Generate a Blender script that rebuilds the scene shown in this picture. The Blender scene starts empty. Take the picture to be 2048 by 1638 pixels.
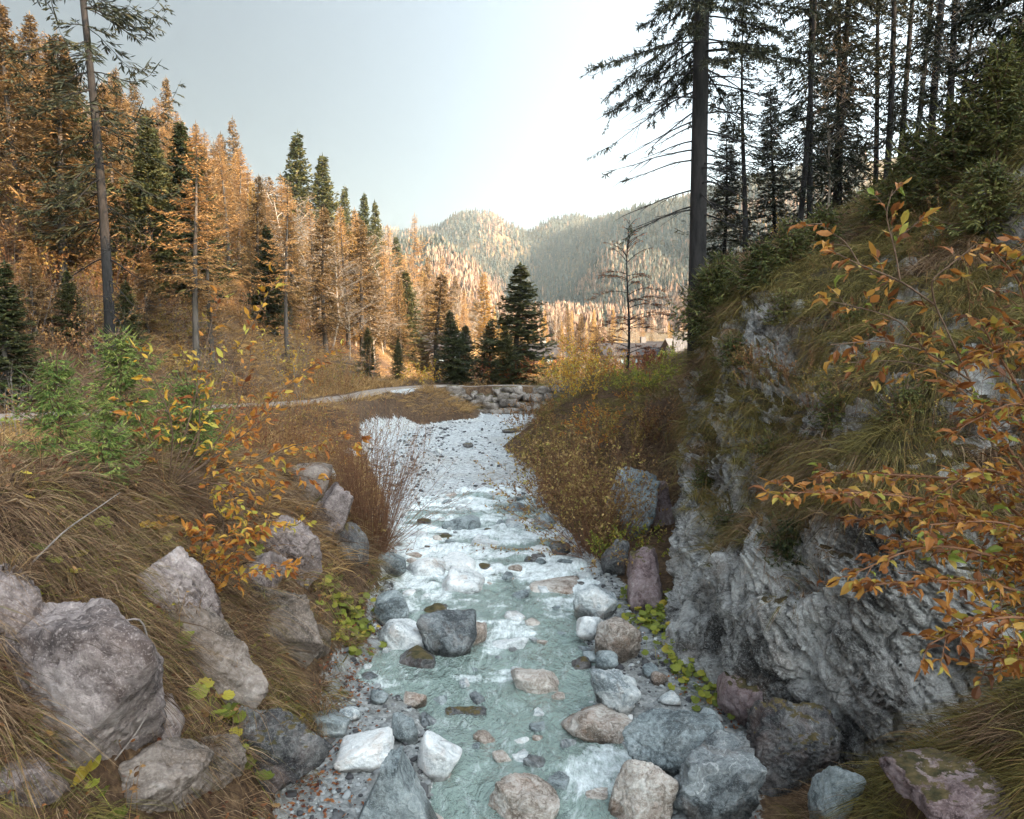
import bpy, bmesh, math, random
import numpy as np
from mathutils import Vector

# ------------------------------------------------------------------ camera, sky, sun
SC = bpy.context.scene
COL = SC.collection
F, HC, PITCH = 1460.0, 5.0, math.radians(6.5)
cam_d = bpy.data.cameras.new("camera")
cam = bpy.data.objects.new("camera", cam_d); COL.objects.link(cam)
cam.location = (0, 0, HC); cam.rotation_euler = (math.pi/2 - PITCH, 0, 0)
cam_d.sensor_width = 36; cam_d.lens = 36*F/2048; cam_d.clip_end = 5000; cam_d.clip_start = .05
SC.camera = cam
SUN_EL, SUN_PHI = math.radians(20), math.radians(33)
SUN = Vector((math.cos(SUN_PHI)*math.cos(SUN_EL), -math.sin(SUN_PHI)*math.cos(SUN_EL), math.sin(SUN_EL)))
W = bpy.data.worlds.new("World"); SC.world = W; W.use_nodes = True
wn = W.node_tree
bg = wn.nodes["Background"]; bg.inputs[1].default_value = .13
sky = wn.nodes.new("ShaderNodeTexSky"); sky.sky_type = 'NISHITA'; sky.sun_disc = False
sky.sun_elevation = SUN_EL; sky.sun_rotation = math.atan2(SUN.x, SUN.y)
sky.air_density = 1.0; sky.dust_density = 2.0; sky.ozone_density = 1.0
hs = wn.nodes.new("ShaderNodeHueSaturation"); hs.inputs['Saturation'].default_value = .43
wn.links.new(sky.outputs[0], hs.inputs['Color'])
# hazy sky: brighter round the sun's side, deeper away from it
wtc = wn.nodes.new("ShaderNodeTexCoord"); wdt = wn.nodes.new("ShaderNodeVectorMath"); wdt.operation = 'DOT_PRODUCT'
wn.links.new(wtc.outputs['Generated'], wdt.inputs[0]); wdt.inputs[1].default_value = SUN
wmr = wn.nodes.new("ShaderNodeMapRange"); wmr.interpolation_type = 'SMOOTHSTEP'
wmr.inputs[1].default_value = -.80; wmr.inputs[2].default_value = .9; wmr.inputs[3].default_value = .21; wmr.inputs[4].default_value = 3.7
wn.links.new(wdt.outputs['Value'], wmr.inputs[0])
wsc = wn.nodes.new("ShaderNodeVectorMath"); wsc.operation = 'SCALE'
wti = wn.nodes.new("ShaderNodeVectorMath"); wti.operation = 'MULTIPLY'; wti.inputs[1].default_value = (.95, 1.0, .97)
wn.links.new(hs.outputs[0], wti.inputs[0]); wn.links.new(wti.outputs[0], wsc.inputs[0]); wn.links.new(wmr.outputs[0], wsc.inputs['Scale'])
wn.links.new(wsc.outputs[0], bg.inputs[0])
sl = bpy.data.lights.new("sun", 'SUN'); sl.energy = 5.0; sl.angle = math.radians(.5); sl.color = (1, .655, .37)
so = bpy.data.objects.new("sun", sl); COL.objects.link(so)
so.rotation_euler = SUN.to_track_quat('Z', 'Y').to_euler(); so.location = (60, -40, 80)
vs = SC.view_settings
vs.view_transform = 'Standard'; vs.look = 'None'; vs.gamma = 1; vs.use_curve_mapping = False; vs.exposure = 1.6
SC.cycles.max_bounces = 6; SC.cycles.transparent_max_bounces = 12; SC.cycles.diffuse_bounces = 3
SC.cycles.volume_bounces = 0; SC.cycles.use_denoising = True

# ------------------------------------------------------------------ maths helpers
def P(u, v, y):
    dx = (u-1024)/F; dy = (819-v)/F
    c, s = math.cos(PITCH), math.sin(PITCH)
    k = y/(c + dy*s)
    return np.array([dx*k, y, HC + (-s + dy*c)*k])
def sm(a, b, x):
    t = np.clip((np.asarray(x, float)-a)/(b-a), 0, 1); return t*t*(3-2*t)
def vnoise(p, seed=0):
    p = np.asarray(p, float); i = np.floor(p).astype(np.int64); f = p - i
    f = f*f*f*(f*(f*6-15)+10)
    def h(dx, dy, dz):
        n = (i[..., 0]+dx)*374761393 + (i[..., 1]+dy)*668265263 + (i[..., 2]+dz)*2147483647 + seed*974634777
        n = (n ^ (n >> 13)) * 1274126177
        n = n & 0xffffffff
        n = ((n ^ (n >> 16)) * 2246822519) & 0xffffffff
        return ((n >> 8) & 0xffff)/32767.5 - 1
    x, y, z = f[..., 0], f[..., 1], f[..., 2]
    a = h(0,0,0)*(1-x)+h(1,0,0)*x; b = h(0,1,0)*(1-x)+h(1,1,0)*x
    c = h(0,0,1)*(1-x)+h(1,0,1)*x; d = h(0,1,1)*(1-x)+h(1,1,1)*x
    return (a*(1-y)+b*y)*(1-z) + (c*(1-y)+d*y)*z
def fbm(p, o=4, seed=0, g=.5):
    p = np.asarray(p, float); r = 0; a = 1; t = 0
    for k in range(o):
        r = r + a*vnoise(p*(2.03**k) + 17.3*k, seed+k); t += a; a *= g
    return r/t
def cells(p, seed=0):
    """random value of the nearest jittered cell and the gap to the next one"""
    i = np.floor(p).astype(np.int64); d1 = np.full(len(p), 9.); d2 = d1.copy(); v = np.zeros(len(p))
    for dx in (-1,0,1):
        for dy in (-1,0,1):
            for dz in (-1,0,1):
                c = i+[dx,dy,dz]; h = (c[:,0]*374761393 + c[:,1]*668265263 + c[:,2]*1440662683 + seed*97531) & 0xffffffff
                h = ((h ^ (h >> 15))*2246822519) & 0xffffffff; h = ((h ^ (h >> 13))*3266489917) & 0xffffffff; h = h ^ (h >> 16)
                f = np.stack([(h & 1023)/1023, ((h >> 10) & 1023)/1023, ((h >> 20) & 1023)/1023], -1)
                d = np.linalg.norm(c+.1+.8*f-p, axis=1); n_ = d < d1
                d2 = np.where(n_, d1, np.minimum(d2, d)); v = np.where(n_, ((h >> 5) & 255)/255., v); d1 = np.where(n_, d, d1)
    return v, d2-d1
def n2(x, y, s=1.0, o=4, seed=0):
    x, y = np.broadcast_arrays(np.asarray(x, float), np.asarray(y, float))
    return fbm(np.stack([x*s, y*s, np.zeros_like(x)+.37], -1), o, seed)
def nrm(v):
    v = np.asarray(v, float); return v/(np.linalg.norm(v, axis=-1, keepdims=True)+1e-9)

# ------------------------------------------------------------------ object helpers
def mesh(name, V, polys, mats=(), smooth=True, midx=None, attrs=None):
    me = bpy.data.meshes.new(name)
    V = np.asarray(V, np.float32).reshape(-1, 3)
    polys = [np.asarray(q, np.int32) for q in polys if len(q)]
    me.vertices.add(len(V)); me.vertices.foreach_set("co", V.ravel())
    tot = np.concatenate([np.full(len(q), q.shape[1], np.int32) for q in polys])
    idx = np.concatenate([q.ravel() for q in polys])
    me.loops.add(len(idx)); me.loops.foreach_set("vertex_index", idx)
    me.polygons.add(len(tot))
    me.polygons.foreach_set("loop_start", np.concatenate([[0], np.cumsum(tot)[:-1]]).astype(np.int32))
    me.polygons.foreach_set("loop_total", tot)
    me.polygons.foreach_set("use_smooth", np.full(len(tot), smooth))
    for m in (mats if isinstance(mats, (list, tuple)) else [mats]): me.materials.append(m)
    if midx is not None: me.polygons.foreach_set("material_index", np.asarray(midx, np.int32))
    me.update(calc_edges=True)
    for k, a in (attrs or {}).items():
        at = me.attributes.new(k, 'FLOAT', 'POINT'); at.data.foreach_set("value", np.asarray(a, np.float32))
    return me
def tag(o, label=None, cat=None, group=None, kind=None):
    if label: o["label"] = label
    if cat: o["category"] = cat
    if group: o["group"] = group
    if kind: o["kind"] = kind
    return o
def obj(name, me, parent=None, loc=None, rz=None, sc=None):
    o = bpy.data.objects.new(name, me); COL.objects.link(o)
    if parent is not None: o.parent = parent
    if loc is not None: o.location = [float(c) for c in loc]
    if rz is not None: o.rotation_euler = (0, 0, rz)
    if sc is not None: o.scale = (sc, sc, sc) if np.isscalar(sc) else sc
    return o
def struct(o, kind='structure'): o["kind"] = kind; return o
class B:
    """collects vertices and polygons of one mesh"""
    def __init__(s): s.V = []; s.Q = {}; s.n = 0; s.mi = {}
    def add(s, V, *polys, mi=0):
        V = np.asarray(V, float).reshape(-1, 3)
        for q in polys:
            q = np.asarray(q, int)
            if len(q) == 0: continue
            s.Q.setdefault(q.shape[1], []).append(q + s.n)
            s.mi.setdefault(q.shape[1], []).append(np.full(len(q), mi))
        s.V.append(V); s.n += len(V)
    def inst(s, T, polys, pos, X, Y, Z, mi=0):
        """template T (k,3) placed n times with bases X,Y,Z (n,3)"""
        pos = np.asarray(pos, float); n, k = len(pos), len(T)
        if n == 0: return
        V = pos[:, None] + T[None, :, 0, None]*X[:, None] + T[None, :, 1, None]*Y[:, None] + T[None, :, 2, None]*Z[:, None]
        off = (np.arange(n)*k)[:, None, None]
        s.add(V, *[(np.asarray(q)[None] + off).reshape(-1, np.asarray(q).shape[1]) for q in polys], mi=mi)
    def tube(s, pts, rad, sides=6, mi=0):
        pts = np.asarray(pts, float); n = len(pts); rad = np.broadcast_to(np.asarray(rad, float), (n,))
        t = nrm(np.gradient(pts, axis=0))
        ref = np.array([0, 0, 1.]) if abs(t[:, 2]).mean() < .8 else np.array([0, 1., 0])
        a = nrm(np.cross(t, ref)); b = np.cross(t, a)
        th = np.arange(sides)*2*math.pi/sides
        V = pts[:, None] + rad[:, None, None]*(np.cos(th)[None, :, None]*a[:, None] + np.sin(th)[None, :, None]*b[:, None])
        i = np.arange(n-1)[:, None]*sides; j = np.arange(sides)[None]; k = (j+1) % sides
        q = np.stack([i+j, i+k, i+sides+k, i+sides+j], -1).reshape(-1, 4)
        s.add(V.reshape(-1, 3), q, mi=mi)
    def box(s, c, d, rz=0, mi=0):
        x, y, z = np.array(d)/2
        V = np.array([[-x,-y,-z],[x,-y,-z],[x,y,-z],[-x,y,-z],[-x,-y,z],[x,-y,z],[x,y,z],[-x,y,z]])
        ca, sa = math.cos(rz), math.sin(rz)
        V = np.stack([V[:,0]*ca - V[:,1]*sa, V[:,0]*sa + V[:,1]*ca, V[:,2]], -1) + np.array(c)
        s.add(V, [[0,3,2,1],[4,5,6,7],[0,1,5,4],[1,2,6,5],[2,3,7,6],[3,0,4,7]], mi=mi)
    def me(s, name, mats, smooth=True, attrs=None):
        ks = sorted(s.Q)
        return mesh(name, np.concatenate(s.V) if s.V else np.zeros((0,3)), [np.concatenate(s.Q[k]) for k in ks], mats, smooth,
                    np.concatenate([np.concatenate(s.mi[k]) for k in ks]), attrs)

# ------------------------------------------------------------------ materials
def newmat(name):
    m = bpy.data.materials.new(name); m.use_nodes = True
    nt = m.node_tree; nt.nodes.clear()
    out = nt.nodes.new("ShaderNodeOutputMaterial")
    return m, nt, out
def nd(nt, typ, ins=None, **kw):
    n = nt.nodes.new(typ)
    for k, v in kw.items(): setattr(n, k, v)
    for k, v in (ins or {}).items():
        if isinstance(v, bpy.types.NodeSocket): nt.links.new(v, n.inputs[k])
        else: n.inputs[k].default_value = v
    return n
def c4(c): return (*c, 1) if len(c) == 3 else c
def ramp(nt, fac, stops):
    r = nt.nodes.new("ShaderNodeValToRGB"); e = r.color_ramp.elements
    e[0].position, e[0].color = stops[0][0], c4(stops[0][1]); e[1].position, e[1].color = stops[-1][0], c4(stops[-1][1])
    for p, c in stops[1:-1]:
        q = e.new(p); q.color = c4(c)
    nt.links.new(fac, r.inputs[0]); return r.outputs[0]
def mixc(nt, fac, a, b, mode='MIX'):
    n = nt.nodes.new("ShaderNodeMix"); n.data_type = 'RGBA'; n.blend_type = mode
    for i, v in ((0, fac), (6, a), (7, b)):
        if isinstance(v, bpy.types.NodeSocket): nt.links.new(v, n.inputs[i])
        else: n.inputs[i].default_value = v if i == 0 else c4(v)
    return n.outputs[2]
def math_(nt, op, a, b=0.0, clamp=False):
    n = nt.nodes.new("ShaderNodeMath"); n.operation = op; n.use_clamp = clamp
    for i, v in ((0, a), (1, b)):
        if isinstance(v, bpy.types.NodeSocket): nt.links.new(v, n.inputs[i])
        else: n.inputs[i].default_value = v
    return n.outputs[0]
def noise(nt, vec, scale, detail=4, rough=.6, dist=0.0):
    n = nd(nt, "ShaderNodeTexNoise", {'Scale': scale, 'Detail': detail, 'Roughness': rough, 'Distortion': dist})
    if vec is not None: nt.links.new(vec, n.inputs['Vector'])
    return n.outputs['Fac']
def objvec(nt, coord='Object', spread=True):
    tc = nd(nt, "ShaderNodeTexCoord"); v = tc.outputs[coord]
    if spread:
        oi = nd(nt, "ShaderNodeObjectInfo")
        k = math_(nt, 'MULTIPLY', oi.outputs['Random'], 37.0)
        v = nd(nt, "ShaderNodeVectorMath", {0: v, 1: k}, operation='ADD').outputs[0]
    return v

def mat_leaf(name, stops, trans=.35, rough=.6, jitter=.12):
    m, nt, out = newmat(name)
    geo = nd(nt, "ShaderNodeNewGeometry"); oi = nd(nt, "ShaderNodeObjectInfo")
    f = math_(nt, 'ADD', geo.outputs['Random Per Island'], math_(nt, 'MULTIPLY', math_(nt, 'SUBTRACT', oi.outputs['Random'], .5), jitter*4))
    nz = noise(nt, nd(nt, "ShaderNodeTexCoord").outputs['Object'], 1.3, 2)
    f = math_(nt, 'ADD', f, math_(nt, 'MULTIPLY', math_(nt, 'SUBTRACT', nz, .5), .9), True)
    col = ramp(nt, f, stops)
    bs = nd(nt, "ShaderNodeBsdfPrincipled", {'Base Color': col, 'Roughness': rough, 'Specular IOR Level': .25})
    tr = nd(nt, "ShaderNodeBsdfTranslucent", {'Color': col})
    mx = nd(nt, "ShaderNodeMixShader", {0: trans, 1: bs.outputs[0], 2: tr.outputs[0]})
    nt.links.new(mx.outputs[0], out.inputs[0]); return m
def mat_bark(name, a, b, scale=6.0, stretch=.25, mossy=.5):
    m, nt, out = newmat(name)
    v = objvec(nt)
    mp = nd(nt, "ShaderNodeMapping", {'Vector': v, 'Scale': (1, 1, stretch)}).outputs[0]
    n = noise(nt, mp, scale, 6, .7); big = noise(nt, v, .9, 3)
    col = ramp(nt, n, [(.3, a), (.7, b)])
    col = mixc(nt, math_(nt, 'MULTIPLY', big, mossy), col, (.09, .10, .06))
    bp = nd(nt, "ShaderNodeBump", {'Strength': .8, 'Distance': .03, 'Height': n})
    bs = nd(nt, "ShaderNodeBsdfPrincipled", {'Base Color': col, 'Roughness': .9, 'Specular IOR Level': .15, 'Normal': bp.outputs[0]})
    nt.links.new(bs.outputs[0], out.inputs[0]); return m
def mat_rock(name, dark, mid, light, vein=.25, moss=0.0, scale=1.0, crack=.6, stain=(.20,.13,.08), stain_amt=.35, bump=.7, wet=0.0, line=False):
    m, nt, out = newmat(name)
    v = objvec(nt)
    wv = nd(nt, "ShaderNodeVectorMath", {0: v, 1: nd(nt, "ShaderNodeTexNoise", {'Vector': v, 'Scale': 1.6*scale, 'Detail': 3.0}).outputs['Color']}, operation='ADD').outputs[0]
    big = noise(nt, wv, 1.1*scale, 5, .6)
    fine = noise(nt, v, 16*scale, 8, .75)
    st = nd(nt, "ShaderNodeMapping", {'Vector': wv, 'Rotation': (.6, .9, .3), 'Scale': (1, 5.0, 1.4)}).outputs[0]
    strata = noise(nt, st, 2.2*scale, 6, .65)
    f = math_(nt, 'ADD', math_(nt, 'MULTIPLY', big, .45), math_(nt, 'ADD', math_(nt, 'MULTIPLY', fine, .3), math_(nt, 'MULTIPLY', strata, .3)))
    col = ramp(nt, f, [(.40, [c*.6 for c in dark]), (.46, dark), (.52, mid), (.62, light)])
    sn = noise(nt, nd(nt, "ShaderNodeVectorMath", {0: wv, 1: (7.1, 3.3, 1.7)}, operation='ADD').outputs[0], 1.7*scale, 5, .65)
    col = mixc(nt, math_(nt, 'MULTIPLY', ramp(nt, sn, [(.50, (0,0,0)), (.72, (1,1,1))]), stain_amt), col, stain)
    vo = nd(nt, "ShaderNodeTexVoronoi", {'Vector': wv, 'Scale': 2.3*scale}, feature='DISTANCE_TO_EDGE').outputs['Distance']
    ck = ramp(nt, math_(nt, 'ADD', vo, math_(nt, 'MULTIPLY', math_(nt, 'SUBTRACT', big, .42), .5)), [(.0, (1,1,1)), (.03, (0,0,0))])
    wvv = nd(nt, "ShaderNodeTexWave", {'Vector': wv, 'Scale': 1.3*scale, 'Distortion': 7.0, 'Detail': 4.0, 'Detail Scale': 2.0}).outputs['Fac']
    vn = math_(nt, 'MULTIPLY', ramp(nt, wvv, [(.95, (0,0,0)), (.99, (1,1,1))]), ramp(nt, big, [(.5, (0,0,0)), (.62, (1,1,1))]))
    col = mixc(nt, math_(nt, 'MULTIPLY', vn, vein), col, (.72, .72, .70))
    col = mixc(nt, math_(nt, 'MULTIPLY', ck, crack*.22), col, [c*.5 for c in dark])
    sp = noise(nt, v, 60*scale, 2, .5)
    col = mixc(nt, math_(nt, 'MULTIPLY', ramp(nt, sp, [(.56, (0,0,0)), (.66, (1,1,1))]), .35), col, [min(1, c*1.25) for c in light])
    if moss > 0:
        geo = nd(nt, "ShaderNodeNewGeometry")
        nz = nd(nt, "ShaderNodeSeparateXYZ", {0: geo.outputs['Normal']}).outputs[2]
        mn = noise(nt, v, 3.0*scale, 5, .7)
        mf = math_(nt, 'ADD', math_(nt, 'MULTIPLY', nz, .55), mn)
        mf = ramp(nt, mf, [(1.02-moss*.5, (0,0,0)), (1.12-moss*.5, (1,1,1))])
        mcol = ramp(nt, noise(nt, v, 9, 4), [(.35, (.035, .033, .012)), (.65, (.13, .095, .04))])
        col = mixc(nt, mf, col, mcol)
    rgh = .85-.5*wet
    if line:      # wet band at the waterline
        gz_ = nd(nt, "ShaderNodeSeparateXYZ", {0: nd(nt, "ShaderNodeTexCoord").outputs['Generated']}).outputs[2]
        wl_ = ramp(nt, math_(nt, 'ADD', gz_, math_(nt, 'MULTIPLY', math_(nt, 'SUBTRACT', big, .5), .5)), [(.34, (1,1,1)), (.46, (0,0,0))])
        col = mixc(nt, wl_, col, mixc(nt, 1.0, col, (.42, .40, .38), 'MULTIPLY'))
        rgh = math_(nt, 'SUBTRACT', .85, math_(nt, 'MULTIPLY', wl_, .55))
    hgt = math_(nt, 'SUBTRACT', math_(nt, 'ADD', math_(nt, 'MULTIPLY', fine, .5), math_(nt, 'MULTIPLY', strata, 1.0)), math_(nt, 'MULTIPLY', ck, crack*.3))
    bp = nd(nt, "ShaderNodeBump", {'Strength': bump, 'Distance': .11/scale, 'Height': hgt})
    bs = nd(nt, "ShaderNodeBsdfPrincipled", {'Base Color': col, 'Roughness': rgh, 'Specular IOR Level': .3, 'Normal': bp.outputs[0]})
    nt.links.new(bs.outputs[0], out.inputs[0]); return m
def mat_plain(name, a, b, scale=5, rough=.8, bump=.3, detail=5):
    m, nt, out = newmat(name)
    v = objvec(nt); n = noise(nt, v, scale, detail, .65)
    col = ramp(nt, n, [(.3, a), (.7, b)])
    bp = nd(nt, "ShaderNodeBump", {'Strength': bump, 'Distance': .03, 'Height': n})
    bs = nd(nt, "ShaderNodeBsdfPrincipled", {'Base Color': col, 'Roughness': rough, 'Specular IOR Level': .2, 'Normal': bp.outputs[0]})
    nt.links.new(bs.outputs[0], out.inputs[0]); return m

M = {}
M['bark'] = mat_bark('bark_spruce', (.040, .033, .030), (.125, .105, .095), mossy=.25)
M['bark_mid'] = mat_bark('bark_mid', (.018, .015, .014), (.07, .058, .052), mossy=.15)
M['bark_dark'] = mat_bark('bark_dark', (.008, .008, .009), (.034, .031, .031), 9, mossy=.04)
M['bark_pale'] = mat_bark('bark_pale', (.20, .16, .13), (.42, .36, .30))
M['twig'] = mat_plain('twig_bark', (.07, .045, .03), (.20, .13, .085), 14, .8)
M['twig_grey'] = mat_plain('twig_grey', (.12, .10, .09), (.30, .26, .23), 14, .8)
M['twig_red'] = mat_plain('twig_red', (.11, .05, .03), (.24, .12, .06), 14, .8)
M['needle'] = mat_leaf('spruce_needles', [(0, (.022, .032, .012)), (.5, (.055, .065, .022)), (1, (.12, .105, .035))], .2)
M['needle_green'] = mat_leaf('bush_needles', [(0, (.030, .040, .012)), (.5, (.075, .085, .022)), (1, (.17, .16, .045))], .2)
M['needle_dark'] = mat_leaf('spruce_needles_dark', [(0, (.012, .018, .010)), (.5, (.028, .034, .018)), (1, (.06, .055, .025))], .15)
M['needle_young'] = mat_leaf('young_needles', [(0, (.055, .10, .024)), (.5, (.135, .20, .042)), (1, (.30, .31, .08))], .25, jitter=.05)
M['needle_olive'] = mat_leaf('olive_needles', [(0, (.075, .050, .020)), (.5, (.18, .11, .042)), (1, (.33, .20, .08))], .25)  # spruce needles brightened and reddened, sunlit look put into the colour
M['larch'] = mat_leaf('larch_needles', [(0, (.17, .09, .034)), (.5, (.38, .215, .08)), (1, (.56, .35, .14))], .35)
M['larch_gold'] = mat_leaf('larch_gold_needles', [(0, (.24, .13, .03)), (.5, (.44, .26, .06)), (1, (.60, .40, .12))], .35)
M['leaf_orange'] = mat_leaf('orange_leaves', [(0, (.20, .06, .02)), (.35, (.42, .15, .03)), (.75, (.55, .26, .045)), (1, (.38, .34, .06))], .4, .5, 0)
M['leaf_yellow'] = mat_leaf('yellow_leaves', [(0, (.36, .16, .02)), (.5, (.60, .34, .04)), (1, (.45, .42, .08))], .4, .5, 0)
M['leaf_green'] = mat_leaf('green_leaves', [(0, (.10, .12, .02)), (.45, (.22, .25, .04)), (.8, (.36, .34, .05)), (1, (.45, .33, .05))], .35, .5, 0)
M['leaf_brown'] = mat_leaf('brown_leaves', [(0, (.10, .05, .025)), (.5, (.24, .12, .05)), (1, (.40, .24, .09))], .3, .6, 0)
M['leaf_tan'] = mat_leaf('tan_leaves', [(0, (.11, .06, .028)), (.5, (.25, .15, .06)), (.85, (.38, .26, .09)), (1, (.34, .30, .07))], .3, .6, 0)
M['leaf_olive'] = mat_leaf('olive_leaves', [(0, (.10, .08, .02)), (.5, (.24, .17, .045)), (1, (.42, .30, .08))], .3, .6, 0)
M['leaf_red'] = mat_leaf('russet_leaves', [(0, (.09, .025, .015)), (.5, (.20, .07, .03)), (1, (.34, .14, .05))], .3, .6, 0)
M['grass'] = mat_leaf('dry_grass', [(0, (.035, .020, .012)), (.25, (.095, .052, .028)), (.6, (.205, .122, .066)), (.85, (.37, .26, .155)), (.93, (.27, .15, .05)), (1, (.14, .14, .035))], .25, .7, 0)
M['grass_gold'] = mat_leaf('golden_grass', [(0, (.15, .08, .03)), (.5, (.34, .20, .075)), (1, (.50, .33, .14))], .3, .7, 0)
M['grass_olive'] = mat_leaf('olive_grass', [(0, (.05, .042, .012)), (.45, (.13, .105, .03)), (.8, (.22, .18, .05)), (1, (.26, .15, .06))], .25, .7, 0)
M['rock_left'] = mat_rock('rock_lilac', (.085, .066, .062), (.215, .176, .165), (.43, .365, .34), .10, 0, .8, .5, (.15, .10, .08), .6)
M['rock_brown'] = mat_rock('rock_brown', (.07, .058, .048), (.17, .135, .112), (.32, .27, .235), .1, 0, .9, .5)
M['rock_stream'] = mat_rock('rock_stream', (.20, .23, .24), (.42, .45, .45), (.66, .67, .65), .45, 0, 1.6, .3, (.34, .22, .14), .5, line=True)
M['rock_white'] = mat_rock('rock_white', (.34, .36, .36), (.58, .60, .60), (.78, .78, .76), .3, 0, 1.6, .2, (.42, .27, .18), .5, line=True)
M['rock_blue'] = mat_rock('rock_blue', (.085, .10, .105), (.20, .232, .237), (.37, .41, .41), .25, 0, 1.4, .35, (.2, .17, .14), .25, line=True)
M['rock_slate'] = mat_rock('rock_slate', (.05, .056, .06), (.135, .148, .152), (.29, .31, .31), .4, 0, 1.6, .4, (.18, .13, .10), .45, line=True)
M['rock_dark'] = mat_rock('rock_dark', (.028, .028, .03), (.085, .083, .08), (.21, .205, .20), .25, .1, 1.4, .5, (.16, .09, .07), .4)
M['rock_tan'] = mat_rock('rock_tan', (.17, .13, .10), (.37, .315, .27), (.60, .56, .51), .3, 0, 1.5, .4, (.28, .14, .08), .5, line=True)
M['rock_red'] = mat_rock('rock_red', (.07, .045, .045), (.17, .12, .12), (.30, .24, .24), .15, .1, 1.2, .4)

# ------------------------------------------------------------------ terrain functions
def zb(y): return .6*sm(9, 34, y)
def toe(pix):
    r = []
    for u, v in pix:
        y = 10.0
        for _ in range(60):
            dy = (819-v)/F; k = (-math.sin(PITCH)+dy*math.cos(PITCH))/(math.cos(PITCH)+dy*math.sin(PITCH))
            y = .5*y + .5*(HC-.1-float(zb(y)))/(-k)
        r.append((y, P(u, v, y)[0]))
    r.sort(); return np.array(r)
TL = toe([(560,1638),(625,1480),(690,1330),(755,1200),(780,1100),(785,1020),(745,930),(722,893),(775,866),(815,853),(880,845),(960,839)])
TR = toe([(1500,1600),(1500,1470),(1420,1340),(1330,1250),(1240,1170),(1160,1090),(1095,1020),(1065,940),(1000,897),(1075,852)])
FL = toe([(840,1638),(870,1520),(840,1400),(700,1345),(800,1240),(790,1150),(800,1050),(830,1000)])
FR = toe([(1330,1638),(1260,1500),(1190,1400),(1190,1310),(1160,1240),(1200,1160),(1140,1090),(1085,1030)])
Lx = lambda y: np.interp(y, TL[:,0], TL[:,1]); Rx = lambda y: np.interp(y, TR[:,0], TR[:,1])
FLx = lambda y: np.interp(y, FL[:,0], FL[:,1]); FRx = lambda y: np.interp(y, FR[:,0], FR[:,1])
def foot(y): return np.interp(y, [-40, 8, 17, 20, 23, 30, 45, 60, 90, 120, 150, 200], [-16, -16, -14.2, -11.0, -9.4, -9.2, -9.2, -9.6, -9, -6, 0, 30])
def road_c(y): return np.interp(y, [10, 13, 16.5, 20, 24, 30, 36, 38.2], [-14.2, -13.4, -12.0, -9.3, -7.6, -6.7, -5.2, -4.0])
WY = 36.6                                             # line of the stone wall
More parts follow.
